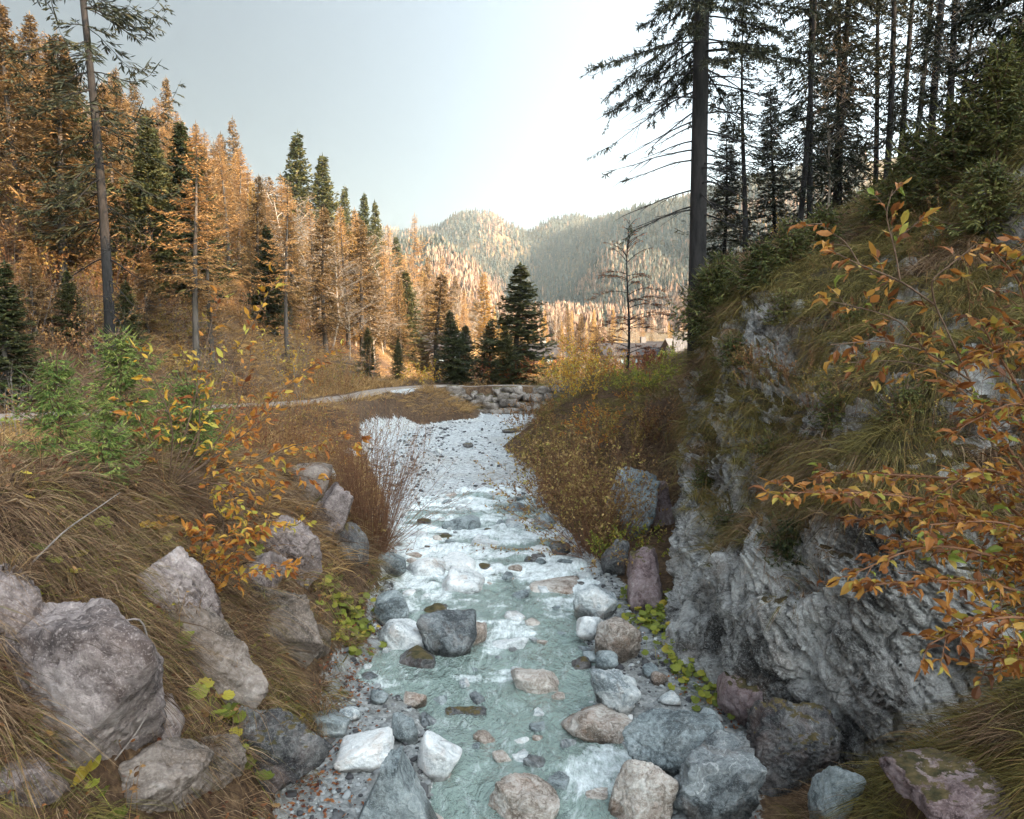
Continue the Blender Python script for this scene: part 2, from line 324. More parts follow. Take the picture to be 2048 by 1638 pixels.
def gz(x, y):
    x, y = np.broadcast_arrays(np.asarray(x, float), np.asarray(y, float))
    L, R, b = Lx(y), Rx(y), zb(y)
    fl, fr = FLx(y), FRx(y)
    # stream bed
    ins = sm(-.25, .35, x-fl)*sm(-.25, .35, fr-x)
    bed = b + .10 - .30*ins*(1-sm(18, 22, y)) - .05*sm(18, 22, y) + .05*n2(x, y, 1.1, 4, 3)
    # left bank, terrace and hill
    dl = L - x
    zc = np.interp(y, [2, 5, 7, 10, 15, 25, 36, 45], [3.2, 3.3, 3.4, 3.0, 2.3, 1.75, 1.95, 1.9])
    run = np.interp(y, [4, 10, 15, 25, 36], [2.4, 2.1, 2.3, 3.4, 2.6])
    bank = (zc-b)*np.clip(dl/run, 0, 1)**.85
    terr = .085*np.clip(dl-run, 0, 30)*np.interp(y, [10, 20, 36, 45], [.5, 1.0, .35, .2])
    f = foot(y); hm = np.interp(y, [-40, 30, 45, 60, 78, 100, 130, 160, 200], [40, 32, 26, 17.5, 12, 8, 5, 2.5, 0])
    hill = .74*np.clip(f-x, 0, None); hill = hm*(1-np.exp(-hill/np.maximum(hm, .1)*1.25)) 
    rough = .16*n2(x, y, .55, 4, 7)*np.clip(dl, 0, 1) + .06*n2(x, y, 2.3, 3, 8)*np.clip(dl, 0, 1) + .9*n2(x, y, .11, 3, 9)*np.clip((f-x)/6, 0, 1)
    left = b + .08 + bank + terr + hill + rough
    # right bank and hill
    dr = x - R
    rh = np.interp(y, [2, 6.0, 6.8, 18.5, 21, 30, 36, 45], [2.3, 2.0, .25, .3, 2.5, 2.2, 1.9, 1.6])
    rr = np.interp(y, [2, 6, 20, 30, 36], [2.0, 2.0, 3.4, 3.6, 3.0])
    rb = rh*np.clip(dr/rr, 0, 1)**.9
    A = np.interp(y, [-40, 20, 28, 38, 50, 70], [1, 1, .95, .55, .15, 0])
    st = np.interp(y, [0, 17, 21, 30], [9, 9, 4.0, 6.0]); en = np.interp(y, [0, 17, 21, 30], [15.5, 15.5, 13.5, 15])
    t = np.clip((x-st)/(en-st), 0, 1); hr = 8.0*A*(t*t*(3-2*t))
    Bq = np.interp(y, [-60, 12, 22, 32, 48], [1.15, 1, .68, .4, 0])
    hr = hr + Bq*15*sm(18, 32, x)
    rg = .14*n2(x, y, .6, 4, 17)*np.clip(dr, 0, 1) + .05*n2(x, y, 2.5, 3, 18)*np.clip(dr, 0, 1) + .5*n2(x, y, .15, 3, 19)*np.clip((x-9)/5, 0, 1)
    right = b + .08 + rb + hr + rg
    z = np.where(dl > 0, np.maximum(left, bed - .3), np.where(dr > 0, right, bed))
    # smooth join at the toes
    # beyond the wall: level road, then valley floor
    back = np.interp(y, [36, 42, 60, 90, 150, 400], [1.95, 1.7, .8, 0, 0, 1.0]) + .12*n2(x, y, .3, 4, 5) + hill + hr*.9 + .9*n2(x, y, .11, 3, 9)*np.clip((f-x)/6, 0, 1)
    wb = sm(WY+.1, WY+1.1, y)*sm(-8.5, -5.0, x)*(1-sm(3.2, 6.5, x)*(1-sm(37, 44, y))) 
    wb = np.maximum(wb, sm(40, 48, y))
    z = z*(1-wb) + back*wb
    # flatten the dirt road across the terrace
    rc = road_c(y); rw = 1 - sm(1.0, 2.2, np.abs(x-rc)); rw = rw*(y > 9)*(y < 38)
    zr = np.interp(y, [10, 17, 30, 37], [3.05, 2.95, 2.25, 1.95])
    return z*(1-.85*rw) + zr*.85*rw
def gn(x, y, e=.12):
    x = np.asarray(x, float); y = np.asarray(y, float)
    return nrm(np.stack([-(gz(x+e, y)-gz(x-e, y))/(2*e), -(gz(x, y+e)-gz(x, y-e))/(2*e), np.ones_like(x)], -1))
def G(u, v, y0=4.5, y1=170):
    """ground point seen at a picture position"""
    ys = np.concatenate([np.arange(y0, 40, .04), np.arange(40, y1, .25)])
    k = P(u, v, 1.0); x = k[0]*ys; z = HC + (k[2]-HC)*ys
    h = np.nonzero(z < gz(x, ys))[0]
    i = h[0] if len(h) else len(ys)-1
    return np.array([x[i], ys[i], gz(x[i], ys[i])])

# ------------------------------------------------------------------ ground sheet
def axis(dense, lo, hi, d0, g=1.12):
    a = list(np.arange(dense[0], dense[1], d0))
    s, x = d0, a[-1]
    while x < hi: s *= g; x += s; a.append(x)
    s, x = d0, a[0]
    while x > lo: s *= g; x -= s; a.insert(0, x)
    return np.array(a)
gx = axis((-16, 9), -260, 260, .13, 1.06); gy = axis((4, 39), -110, 420, .15, 1.05)
X, Y = np.meshgrid(gx, gy); Z = gz(X, Y)
nx, ny = len(gx), len(gy)
def grid_quads(ny, nx):
    i = (np.arange(ny-1)[:, None]*nx + np.arange(nx-1)[None]).ravel()
    return np.stack([i, i+1, i+nx+1, i+nx], -1)
inbed = sm(-.25, .12, X-Lx(Y)+.15*n2(X, Y, 1.5, 3, 4))*sm(-.25, .12, Rx(Y)-X+.15*n2(X, Y, 1.5, 3, 5))*(Y < WY+.3)
def spur_w(X, Y):
    w_ = np.zeros_like(X)
    for (a, b_) in zip(rp[:-1], rp[1:]):
        d = b_-a; t = np.clip(((X-a[0])*d[0]+(Y-a[1])*d[1])/(d@d), 0, 1)
        w_ = np.maximum(w_, 1-sm(.25, .7, np.hypot(X-a[0]-t*d[0], Y-a[1]-t*d[1])+.2*n2(X, Y, 2, 3, 6)))
    return w_
spur = np.zeros_like(X)                                # gravel ramp from the bed up to the road
rp = np.array([P(u, v, y)[:2] for u, v, y in ((800,855,33.),(812,838,34.3),(835,815,36.),(868,795,37.4))])
spur = spur_w(X, Y)
bedm = np.maximum(inbed, spur)
lit = sm(60, 75, Y)                                    # meadow of the valley floor
m, nt, out = newmat('ground_soil')
tcv = nd(nt, "ShaderNodeTexCoord").outputs['Object']
at = lambda k: nd(nt, "ShaderNodeAttribute", attribute_name=k).outputs['Fac']
n1 = noise(nt, tcv, .8, 6, .65); n3 = noise(nt, tcv, 9, 6, .7); n4 = noise(nt, tcv, 45, 3, .6)
f = math_(nt, 'ADD', math_(nt, 'MULTIPLY', n1, .4), math_(nt, 'MULTIPLY', n3, .6))
soil = ramp(nt, f, [(.32, (.028, .016, .010)), (.48, (.075, .044, .025)), (.6, (.16, .10, .052)), (.72, (.09, .075, .025))])
mead = ramp(nt, f, [(.35, (.20, .12, .05)), (.65, (.40, .26, .11))])
soil = mixc(nt, at('meadow'), soil, mead)
vo = nd(nt, "ShaderNodeTexVoronoi", {'Vector': tcv, 'Scale': 13.0, 'Randomness': 1.0})
vo2 = nd(nt, "ShaderNodeTexVoronoi", {'Vector': tcv, 'Scale': 34.0})
sep = nd(nt, "ShaderNodeSeparateColor", {0: vo.outputs['Color']}).outputs[0]; sep2 = nd(nt, "ShaderNodeSeparateColor", {0: vo2.outputs['Color']}).outputs[1]
grv = ramp(nt, math_(nt, 'ADD', math_(nt, 'MULTIPLY', sep, .45), math_(nt, 'ADD', math_(nt, 'MULTIPLY', sep2, .3), math_(nt, 'MULTIPLY', n1, .25))),
           [(.15, (.19, .19, .19)), (.4, (.36, .38, .38)), (.62, (.50, .52, .52)), (.85, (.68, .68, .66))])
grv = mixc(nt, ramp(nt, noise(nt, tcv, .55, 4, .6), [(.45, (0,0,0)), (.7, (.55,.55,.55))]), grv, (.30, .27, .23))
grv = mixc(nt, math_(nt, 'MULTIPLY', at('wet'), .75), grv, mixc(nt, 1.0, grv, (.46, .45, .43), 'MULTIPLY'))
bedf = ramp(nt, math_(nt, 'ADD', at('bed'), math_(nt, 'MULTIPLY', math_(nt, 'SUBTRACT', n3, .5), 1.6)), [(.44, (0,0,0)), (.56, (1,1,1))])
col = mixc(nt, bedf, soil, grv)
hg = math_(nt, 'SUBTRACT', n3, math_(nt, 'MULTIPLY', vo.outputs['Distance'], .8))
bp = nd(nt, "ShaderNodeBump", {'Strength': .9, 'Distance': .05, 'Height': hg})
bs = nd(nt, "ShaderNodeBsdfPrincipled", {'Base Color': col, 'Roughness': .85, 'Specular IOR Level': .2, 'Normal': bp.outputs[0]})
nt.links.new(bs.outputs[0], out.inputs[0]); M['ground'] = m
struct(obj('ground', mesh('ground', np.stack([X, Y, Z], -1).reshape(-1, 3), [grid_quads(ny, nx)], M['ground'], True, None,
        {'bed': bedm.ravel(), 'meadow': lit.ravel(), 'wet': (1-sm(10, 17, Y+2.0*n2(X, Y, .6, 3, 120))).ravel()})))

# dirt road: along the terrace, over the wall and off to the right
rw_pts = [(-14.2,10),(-13.4,13),(-12.0,16.5),(-9.3,20),(-7.6,24),(-6.7,30),(-5.6,35),(-4.0,37.9),(-1.5,38.6),(1.0,38.5),(3.5,37.9),(7,37.2)]
rw_pts = np.array(rw_pts, float)
tt = np.linspace(0, len(rw_pts)-1, 160)
rcx = np.interp(tt, range(len(rw_pts)), rw_pts[:,0]); rcy = np.interp(tt, range(len(rw_pts)), rw_pts[:,1])
k = np.ones(9)/9
for _ in range(2):
    rcx = np.convolve(np.pad(rcx, 4, 'edge'), k, 'valid'); rcy = np.convolve(np.pad(rcy, 4, 'edge'), k, 'valid')
tg = nrm(np.stack([np.gradient(rcx), np.gradient(rcy)], -1)); pr = np.stack([-tg[:,1], tg[:,0]], -1)
ws = np.linspace(-1, 1, 9)
half = (.62 + .15*n2(tt, tt*0, .7, 3, 31))*np.interp(rcy, [14, 19], [2.6, 1])
RX = rcx[:,None] + pr[:,0,None]*ws*half[:,None]; RY = rcy[:,None] + pr[:,1,None]*ws*half[:,None]
RZ = gz(RX, RY) + .05 - .07*np.abs(ws)**3
M['road'] = mat_plain('road_gravel', (.15, .12, .095), (.32, .265, .22), 7, .9, .4)
struct(obj('dirt_road', mesh('dirt_road', np.stack([RX, RY, RZ], -1).reshape(-1, 3), [grid_quads(160, 9)], M['road'])))

# ------------------------------------------------------------------ water
wy = np.arange(3.6, 21.5, .05); wsx = np.linspace(-.35, 1.35, 110)
WYg = np.repeat(wy[:,None], 110, 1); WXg = FLx(WYg) + (FRx(WYg)-FLx(WYg))*wsx
def water_z(x, y):
    rif = sm(12.2, 14.0, y)
    st = zb(y) - .02
    r = .018*n2(x*1.0, y*1.0, 1.6, 3, 41) + .010*n2(x*1.3, y, 5.0, 3, 42)
    return st + r*(1+1.2*rif) + .09*rif*n2(x*.7, y, 1.9, 3, 43) + .03*(.3+rif)*n2(x*1.1, y, 4.2, 2, 48) + .012*(1-2*np.abs(n2(x+.4*n2(x, y, .8, 2, 49), y*.8, 2.6, 3, 50)))
WZg = water_z(WXg, WYg)
foam = .72*sm(-.15, .75, n2(WXg*.6, WYg*1.3, 1.7, 4, 44)+.50*sm(11.5, 15, WYg)+.08-.40*(1-sm(8, 12.5, WYg)))
for (u, v, r) in ((1185,1585,.42),(1205,1540,.30),(1010,1275,.30),(1045,1290,.3),(985,1320,.25),(1240,1530,.2),(880,1210,.4),(800,1215,.45),(820,1180,.5)):
    p = G(u, v); q = np.hypot(WXg-p[0], (WYg-p[1])*.8)
    foam = np.maximum(foam, (1-sm(r*.3, r*1.5, q+.5*r*n2(WXg, WYg, 5, 4, 45)))*.62)
m, nt, out = newmat('stream_water')
tc = nd(nt, "ShaderNodeTexCoord").outputs['Object']
mp = nd(nt, "ShaderNodeMapping", {'Vector': tc, 'Scale': (1.0, .55, 1)}).outputs[0]
wrp = nd(nt, "ShaderNodeVectorMath", {0: mp, 1: nd(nt, "ShaderNodeVectorMath", {0: nd(nt, "ShaderNodeTexNoise", {'Vector': mp, 'Scale': 1.2, 'Detail': 2.0}).outputs['Color'], 1: (.45, .45, 0)}, operation='MULTIPLY').outputs[0]}, operation='ADD').outputs[0]
r1 = noise(nt, wrp, 4.0, 5, .6, .35); r2 = noise(nt, wrp, 13, 4, .6, .3)
hh = math_(nt, 'ADD', r1, math_(nt, 'MULTIPLY', r2, .35))
bp = nd(nt, "ShaderNodeBump", {'Strength': 1.0, 'Distance': .17, 'Height': hh})
fo = nd(nt, "ShaderNodeAttribute", attribute_name='foam').outputs['Fac']
fn = noise(nt, nd(nt, "ShaderNodeMapping", {'Vector': wrp, 'Scale': (1.3, 1.25, 1)}).outputs[0], 8, 7, .8, .15)
ff = ramp(nt, math_(nt, 'ADD', math_(nt, 'MULTIPLY', fo, .62), math_(nt, 'MULTIPLY', fn, .9)), [(.66, (0,0,0)), (.95, (1,1,1))])
body = nd(nt, "ShaderNodeBsdfPrincipled", {'Base Color': (.44, .56, .495, 1), 'Roughness': .07, 'IOR': 1.33, 'Specular IOR Level': .6, 'Normal': bp.outputs[0]})
tr = nd(nt, "ShaderNodeBsdfTransparent", {'Color': (.72, .90, .86, 1)})
gl = nd(nt, "ShaderNodeBsdfGlossy", {'Color': (1, 1, 1, 1), 'Roughness': .06, 'Normal': bp.outputs[0]})
mx = nd(nt, "ShaderNodeMixShader", {0: .45, 1: tr.outputs[0], 2: body.outputs[0]})
fr = nd(nt, "ShaderNodeFresnel", {'IOR': 1.33, 'Normal': bp.outputs[0]})
mx1 = nd(nt, "ShaderNodeMixShader", {0: fr.outputs[0], 1: mx.outputs[0], 2: gl.outputs[0]})
wf = nd(nt, "ShaderNodeBsdfDiffuse", {'Color': (.80, .84, .84, 1), 'Normal': bp.outputs[0]})
wisp = ramp(nt, noise(nt, nd(nt, "ShaderNodeMapping", {'Vector': wrp, 'Scale': (2.2, 1.5, 1)}).outputs[0], 3.0, 8, .78, .2), [(.52, (0,0,0)), (.72, (.42,.42,.42))])
ff = math_(nt, 'MAXIMUM', ff, wisp)
mx2 = nd(nt, "ShaderNodeMixShader", {0: ff, 1: mx1.outputs[0], 2: wf.outputs[0]})
nt.links.new(mx2.outputs[0], out.inputs[0]); M['water'] = m
struct(obj('water', mesh('water', np.stack([WXg, WYg, WZg], -1).reshape(-1, 3), [grid_quads(len(wy), 110)], m, True, None, {'foam': foam.ravel()})))

# ------------------------------------------------------------------ rock outcrop on the right bank
OB = np.array([(6.8,21.2),(5.0,20.3),(4.3,18.4),(3.75,16.0),(3.1,13.5),(2.7,11.5),(2.65,9.9),(2.9,8.5),(3.6,7.6),(4.8,7.1),(6.5,6.8),(9.5,6.4)])
OI = nrm(np.array([(1,-.05),(1,-.1),(1,-.08),(1,0),(1,.02),(1,.05),(.95,.2),(.75,.6),(.45,.9),(.2,1),(.1,1),(0,1)], float))   # uphill direction
OP = {  # profiles (offset uphill, height) at picked stations
 0: [(-.1,-.4),(.4,2.6),(.8,3.7),(1.4,4.6),(2.2,5.4),(3.5,6.3),(5.5,7.0),(8,8.6)],
 2: [(-.1,-.4),(.1,2.0),(.22,3.9),(.4,5.6),(.9,6.5),(2.6,7.2),(6,8.3),(9.5,9.8)],
 3: [(-.1,-.4),(.2,1.7),(.4,3.5),(.7,5.4),(1.4,6.2),(3.5,7.3),(6,8.7),(9.5,9.9)],
 5: [(-.1,-.4),(.5,1.55),(1.05,2.0),(1.75,3.7),(2.5,4.7),(4.3,6.3),(6.8,8.6),(10,9.9)],
 7: [(-.1,-.4),(.55,1.7),(.95,2.35),(1.9,3.2),(2.9,4.2),(4.6,5.6),(7,7.7),(11,9.6)],
 8: [(-.1,-.4),(.4,1.7),(.75,2.7),(1.5,3.3),(2.8,4.3),(4.6,5.7),(7,7.8),(11,9.5)],
 9: [(-.1,-.4),(.2,1.9),(.5,2.9),(1.4,3.5),(2.8,4.6),(4.6,6.1),(7,8.2),(11,9.6)],
 11: [(-.1,-.4),(.2,2.2),(.5,3.2),(1.4,3.9),(2.8,5.0),(4.6,6.6),(7,8.6),(11,9.8)]}
ks = sorted(OP); prof = np.array([OP[k_] for k_ in ks])
def outcrop(s, t):
    """s 0..11 along the foot, t 0..7 up the profile"""
    bx = np.interp(s, range(12), OB[:,0]); by = np.interp(s, range(12), OB[:,1])
    ix = np.interp(s, range(12), OI[:,0]); iy = np.interp(s, range(12), OI[:,1])
    s_ = np.interp(s, ks, range(len(ks))); i = np.clip(np.floor(s_).astype(int), 0, len(ks)-2); w = s_-i
    ti = np.clip(np.floor(t).astype(int), 0, 6); tw = t-ti
    pf = lambda c: ((prof[i,ti,c]*(1-tw)+prof[i,ti+1,c]*tw)*(1-w) + (prof[i+1,ti,c]*(1-tw)+prof[i+1,ti+1,c]*tw)*w)
    o, z = pf(0), pf(1)
    o1 = np.minimum(o, 1.5); o2 = o-o1
    return np.stack([bx+ix*o1+o2, by+iy*o1+.08*o2, z], -1)
sa = np.linspace(0, 11, 520)
ta = np.concatenate([np.linspace(-.0, 4.2, 250), np.linspace(4.22, 7, 120)])
S_, T_ = np.meshgrid(sa, ta, indexing='ij')
k9 = np.ones(9)/9
OV = outcrop(S_, T_)
def smooth_grid(V, n=3):
    for _ in range(n):
        for ax in (0, 1):
            Vp = np.concatenate([V.take([0], ax), V, V.take([-1], ax)], ax)
            n_ = V.shape[ax]
            V = (Vp.take(range(0, n_), ax) + 2*Vp.take(range(1, n_+1), ax) + Vp.take(range(2, n_+2), ax))/4
    return V
OV = smooth_grid(OV, 14)
def gnorm(V):
    a = np.gradient(V, axis=0); b_ = np.gradient(V, axis=1); return nrm(np.cross(a, b_))
ON = gnorm(OV)
if ON[:, :, 2].mean() < 0: ON = -ON
steep = 1 - sm(.45, .8, ON[..., 2])
q = OV.copy()
rid = lambda p, s_, o=4, sd=0: 1-2*np.abs(fbm(p*s_, o, sd))
tilt = np.stack([q[...,0]*.8+q[...,2]*.5, q[...,1]*.35, q[...,2]*1.0-q[...,0]*.5-q[...,1]*.55], -1)
disp = .42*fbm(q*.55, 3, 51) + .20*fbm(q*1.5, 3, 52)
e1 = nrm(np.array([.25, -.70, -.66])); e3 = np.array([.35, -.55, .75]); e3 = nrm(e3-e1*(e3@e1)); e2 = np.cross(e3, e1)
qw = q + .22*np.stack([fbm(q*.9, 3, 91), fbm(q*.9, 3, 92), fbm(q*.9, 3, 93)], -1)
sc3 = lambda a_, b_, c_: np.stack([qw@e1*a_, qw@e2*b_, qw@e3*c_], -1)
saw = lambda f_, a_, sd: (lambda w_: w_ - np.floor(w_))(qw@e3*f_ + a_*fbm(sc3(.5, .9, .9), 4, sd))
tw = sc3(.6, .9, 1.7)
rock = .20*fbm(sc3(.5, .8, 1.2), 4, 53) + .16*(saw(1.6, 1.6, 63)**1.6-.4)*sm(-.3, .2, fbm(q*.8, 2, 64)) + .085*(saw(4.2, 2.4, 65)-.5) + .05*(saw(10, 3.0, 66)-.5) + .05*fbm(sc3(2.5, 4, 9), 3, 67)
crk = lambda p_, s_, sd, w_: -sm(1-w_, 1, rid(p_, s_, 3, sd))
rock = rock + .13*crk(tw, 1.2, 95, .14) + .06*crk(tw, 2.9, 96, .16) + .03*crk(tw, 7, 97, .2) + .035*fbm(q*22, 2, 98)
fl_ = lambda a: a.reshape(-1, 3)
c1, g1 = cells(fl_(sc3(.55, 1.0, 1.7))+3.3, 1); c2, g2 = cells(fl_(sc3(1.5, 2.6, 5.0))+1.7, 2); c3_, g3 = cells(fl_(sc3(4, 7, 12)), 3)
blk = (.26*(c1-.5) - .08*(1-sm(0, .10, g1)) + .13*(c2-.5) - .05*(1-sm(0, .16, g2)) + .05*(c3_-.5)).reshape(q.shape[:2])
rock = .5*rock
OV = OV + ON*(disp + steep*(rock+blk) + (1-steep)*.06*fbm(q*3, 3, 55))[..., None]
ON = gnorm(OV); ON = -ON if ON[:, :, 2].mean() < 0 else ON
grassy = sm(.45, .66, smooth_grid(ON, 2)[..., 2] + .28*fbm(q*1.2, 3, 58))*sm(1.3, 2.5, q[..., 2]+.9*fbm(q*.9, 3, 59))
m = mat_rock('rock_cliff', (.062, .058, .054), (.235, .23, .218), (.53, .525, .50), .35, 0, 1.0, .55, (.17, .12, .085), .45, 1.0)
nt = m.node_tree
bsn = [n for n in nt.nodes if n.type == 'BSDF_PRINCIPLED'][0]
lnk = bsn.inputs['Base Color'].links[0].from_socket
ga = nd(nt, "ShaderNodeAttribute", attribute_name='turf').outputs['Fac']
tn = noise(nt, nd(nt, "ShaderNodeTexCoord").outputs['Object'], 6, 5, .7)
ga = ramp(nt, math_(nt, 'ADD', ga, math_(nt, 'MULTIPLY', math_(nt, 'SUBTRACT', noise(nt, nd(nt, "ShaderNodeTexCoord").outputs['Object'], 5, 6, .75), .5), 1.5)), [(.46, (0,0,0)), (.56, (1,1,1))])
turf = ramp(nt, tn, [(.3, (.025, .018, .010)), (.55, (.075, .055, .024)), (.75, (.13, .095, .04))])
nt.links.new(mixc(nt, ga, lnk, turf), bsn.inputs['Base Color']); M['cliff'] = m
oc = obj('rock_outcrop', mesh('rock_outcrop', OV.reshape(-1, 3), [grid_quads(*OV.shape[:2])[:, ::-1]], m, False, None, {'turf': grassy.ravel()}))
tag(oc, 'tall grey rock outcrop with turf ledges rising on the right bank', 'rock outcrop')

# ------------------------------------------------------------------ far hills
fu = np.linspace(-500, 2500, 300); fd = np.concatenate([np.arange(150, 700, 6.), np.arange(700, 1130, 10.)])
slope = lambda v: (-math.sin(PITCH)+(819-v)/F*math.cos(PITCH))/(math.cos(PITCH)+(819-v)/F*math.sin(PITCH))
def pt(u, d): return (u-1024)/F/(math.cos(PITCH)+.08)*d     # x for a picture column at distance d
RIDGES = [  # (u, v of the crest, distance)..., half width, noise
 ([(560,520,440),(860,452,400),(930,490,385),(1000,560,370),(1040,640,360)], 150, .5),
 ([(500,400,980),(800,450,960),(870,440,950),(905,415,940),(945,407,930),(985,415,930),(1020,435,940),(1060,452,960),(1100,425,980),(1160,416,980),(1210,430,980),(1400,480,960)], 330, .5),
 ([(1020,520,1000),(1060,475,960),(1130,445,880),(1200,424,800),(1280,400,720),(1400,372,640),(1500,340,580),(1700,300,540),(2100,240,520)], 300, .5),
 ([(1090,600,560),(1150,560,540),(1190,510,520),(1240,468,500),(1300,478,470),(1380,500,440),(1500,490,430),(1800,470,420)], 150, .6),
 ([(1000,615,300),(1150,612,290),(1250,618,280),(1320,640,270),(1400,625,260),(1700,600,260)], 90, .4),
]
def far_z(x, d):
    u = 1024 + F*(math.cos(PITCH)+.08)*x/d
    z = np.interp(d, [150, 250, 400, 700, 1400], [-.5, 2, 6, 10, 14]) + 2.0*n2(x, d, .012, 3, 61)
    for i, (pts, wd, na) in enumerate(RIDGES):
        p = np.array(pts, float); D = np.interp(u, p[:,0], p[:,2]); v = np.interp(u, p[:,0], p[:,1])
        c = HC + slope(v)*D - (11 if i < 4 else 6)
        c = c*np.where(u < p[0,0], np.clip(1-(p[0,0]-u)/300, 0, 1), 1)
        g = n2(x, d, .010, 4, 62+i)
        t = np.clip(1-np.abs(d-D)/(wd*(1+.25*g)), 0, 1)
        z = np.maximum(z, c*(t**.95)*(1+.30*na*g*sm(0, .35, 1-t)))
    return z
FU, FD = np.meshgrid(fu, fd); FX = pt(FU, FD); FZ = far_z(FX, FD)
M['hill'] = mat_plain('hill_soil', (.07, .055, .03), (.20, .14, .07), .06, .95, 0)
struct(obj('far_hills', mesh('far_hills', np.stack([FX, FD, FZ], -1).reshape(-1, 3), [grid_quads(len(fd), len(fu))], M['hill'])))
# woods on the far hills: thousands of small crowns, nobody could count them
rng = np.random.default_rng(5)
def crown_tpl(n=6, tiers=5, r=.20):
    V, Q = [], []
    for k in range(tiers):
        for zz, rr in ((k/tiers*.93+.07, r*(1-k/tiers)*1.0), ((k+.8)/tiers*.93+.07, r*(1-(k+.8)/tiers)*.55)):
            for j in range(n):
                a = 2*math.pi*(j+.5*(k % 2))/n; q_ = rr*(1+.35*math.sin(j*2.4+k*1.7))
                V.append((q_*math.cos(a), q_*math.sin(a), zz - .03*(j % 2)))
    for r_ in range(2*tiers-1):
        for j in range(n): Q.append((r_*n+j, r_*n+(j+1) % n, (r_+1)*n+(j+1) % n, (r_+1)*n+j))
    return np.array(V), np.array(Q)
N = 62000
d = np.where(rng.random(N) < .35, rng.uniform(165, 420, N), rng.uniform(300, 1010, N)); u = rng.uniform(560, 1760, N)
x = pt(u, d); z = far_z(x, d)
open_ = (d < 262) & (u > 1215) & (n2(x, d, .03, 2, 70) > -.55)       # the bright meadow
kp = ~open_ & (n2(x, d, .02, 3, 71) > -.62)
x, d, z, u = x[kp], d[kp], z[kp], u[kp]; n = len(x)
spz = fbm(np.stack([x*.012, d*.012, z*.03], -1), 3, 72) + rng.normal(0, .35, n)
spz = spz - .75*sm(480, 560, d)*sm(985, 1060, u) - .15*sm(600, 700, d)  # more dark spruce on the far right ridge, standing in for its shadow
isl = (spz > .05) | ((d < 330) & (rng.random(n) < .75))
M['far_spruce'] = mat_leaf('far_spruce', [(0, (.015, .026, .022)), (.5, (.032, .040, .028)), (1, (.075, .06, .035))], .0)
M['far_larch'] = mat_leaf('far_larch', [(0, (.07, .045, .03)), (.5, (.16, .095, .06)), (1, (.28, .18, .11))], .15)
for nm, sel, mt in (('far_spruce_wood', ~isl, 'far_spruce'), ('far_larch_wood', isl, 'far_larch')):
    b = B(); ii = np.nonzero(sel)[0]
    for part, (T, Q) in enumerate((crown_tpl(5, 3, .21), crown_tpl(5, 4, .18))):
        jj = ii[rng.integers(0, 2, len(ii)) == part]
        H = rng.uniform(5, 10.5, len(jj))*np.interp(d[jj], [160, 400], [.85, 1]); Wd = H*rng.uniform(.8, 1.25, len(jj))
        a = rng.uniform(0, 6.28, len(jj)); o = np.zeros(len(jj))
        b.inst(T, [Q], np.stack([x[jj], d[jj], z[jj]-.4], -1), np.stack([Wd*np.cos(a), Wd*np.sin(a), o], -1), np.stack([-Wd*np.sin(a), Wd*np.cos(a), o], -1), np.stack([o+rng.normal(0,.3,len(jj)), o, H], -1))
    struct(obj(nm, b.me(nm, M[mt], False)), 'stuff')

# ------------------------------------------------------------------ boulders
ICO = {}
def ico(sub):
    if sub not in ICO:
        b = bmesh.new(); bmesh.ops.create_icosphere(b, subdivisions=sub, radius=1)
        b.verts.ensure_lookup_table()
        ICO[sub] = (nrm(np.array([v_.co[:] for v_ in b.verts])), np.array([[v_.index for v_ in f_.verts] for f_ in b.faces])); b.free()
    return ICO[sub]
def rock_shape(seed, sub=4, planes=13, hard=14., rough=.07, boxy=.0):
    r = np.random.default_rng(seed); D, Fc = ico(sub)
    n_ = nrm(r.normal(size=(planes, 3))); h_ = r.uniform(.62, 1.0, planes)
    n_ = np.concatenate([n_, np.eye(3), -np.eye(3)]); h_ = np.concatenate([h_, np.full(6, .92 if hard < 20 else 1.05)])
    dot = D @ n_.T; rr = np.where(dot > .08, h_/np.maximum(dot, .08), 9.)
    rad = -np.log(np.exp(-hard*np.minimum(rr, 3)).sum(1))/hard
    o = seed*3.7
    if sub >= 5: rad = rad - .045*sm(.80, 1, 1-2*np.abs(fbm(D*1.7+o, 3, 6))) - .02*sm(.78, 1, 1-2*np.abs(fbm(D*4.2+o, 3, 7)))
    if sub >= 4:
        cv, cg = cells(D*rad[:, None]*2.6+o % 50, seed); cw, ch_ = cells(D*rad[:, None]*6.5+o % 40, seed+9)
        rad = rad + rough*(.85*(cv-.5) - .25*(1-sm(0, .10, cg)) + .35*(cw-.5))
    rad = rad*(1 + rough*.22*fbm(D*20+o, 2, 8) + rough*1.3*fbm(D*1.6+o, 3, 3) + rough*.8*fbm(D*4+o, 3, 4) + rough*.35*(1-2*np.abs(fbm(D*9+o, 3, 5))))
    return D*rad[:, None], Fc
ROCKS = []; LEFT = []
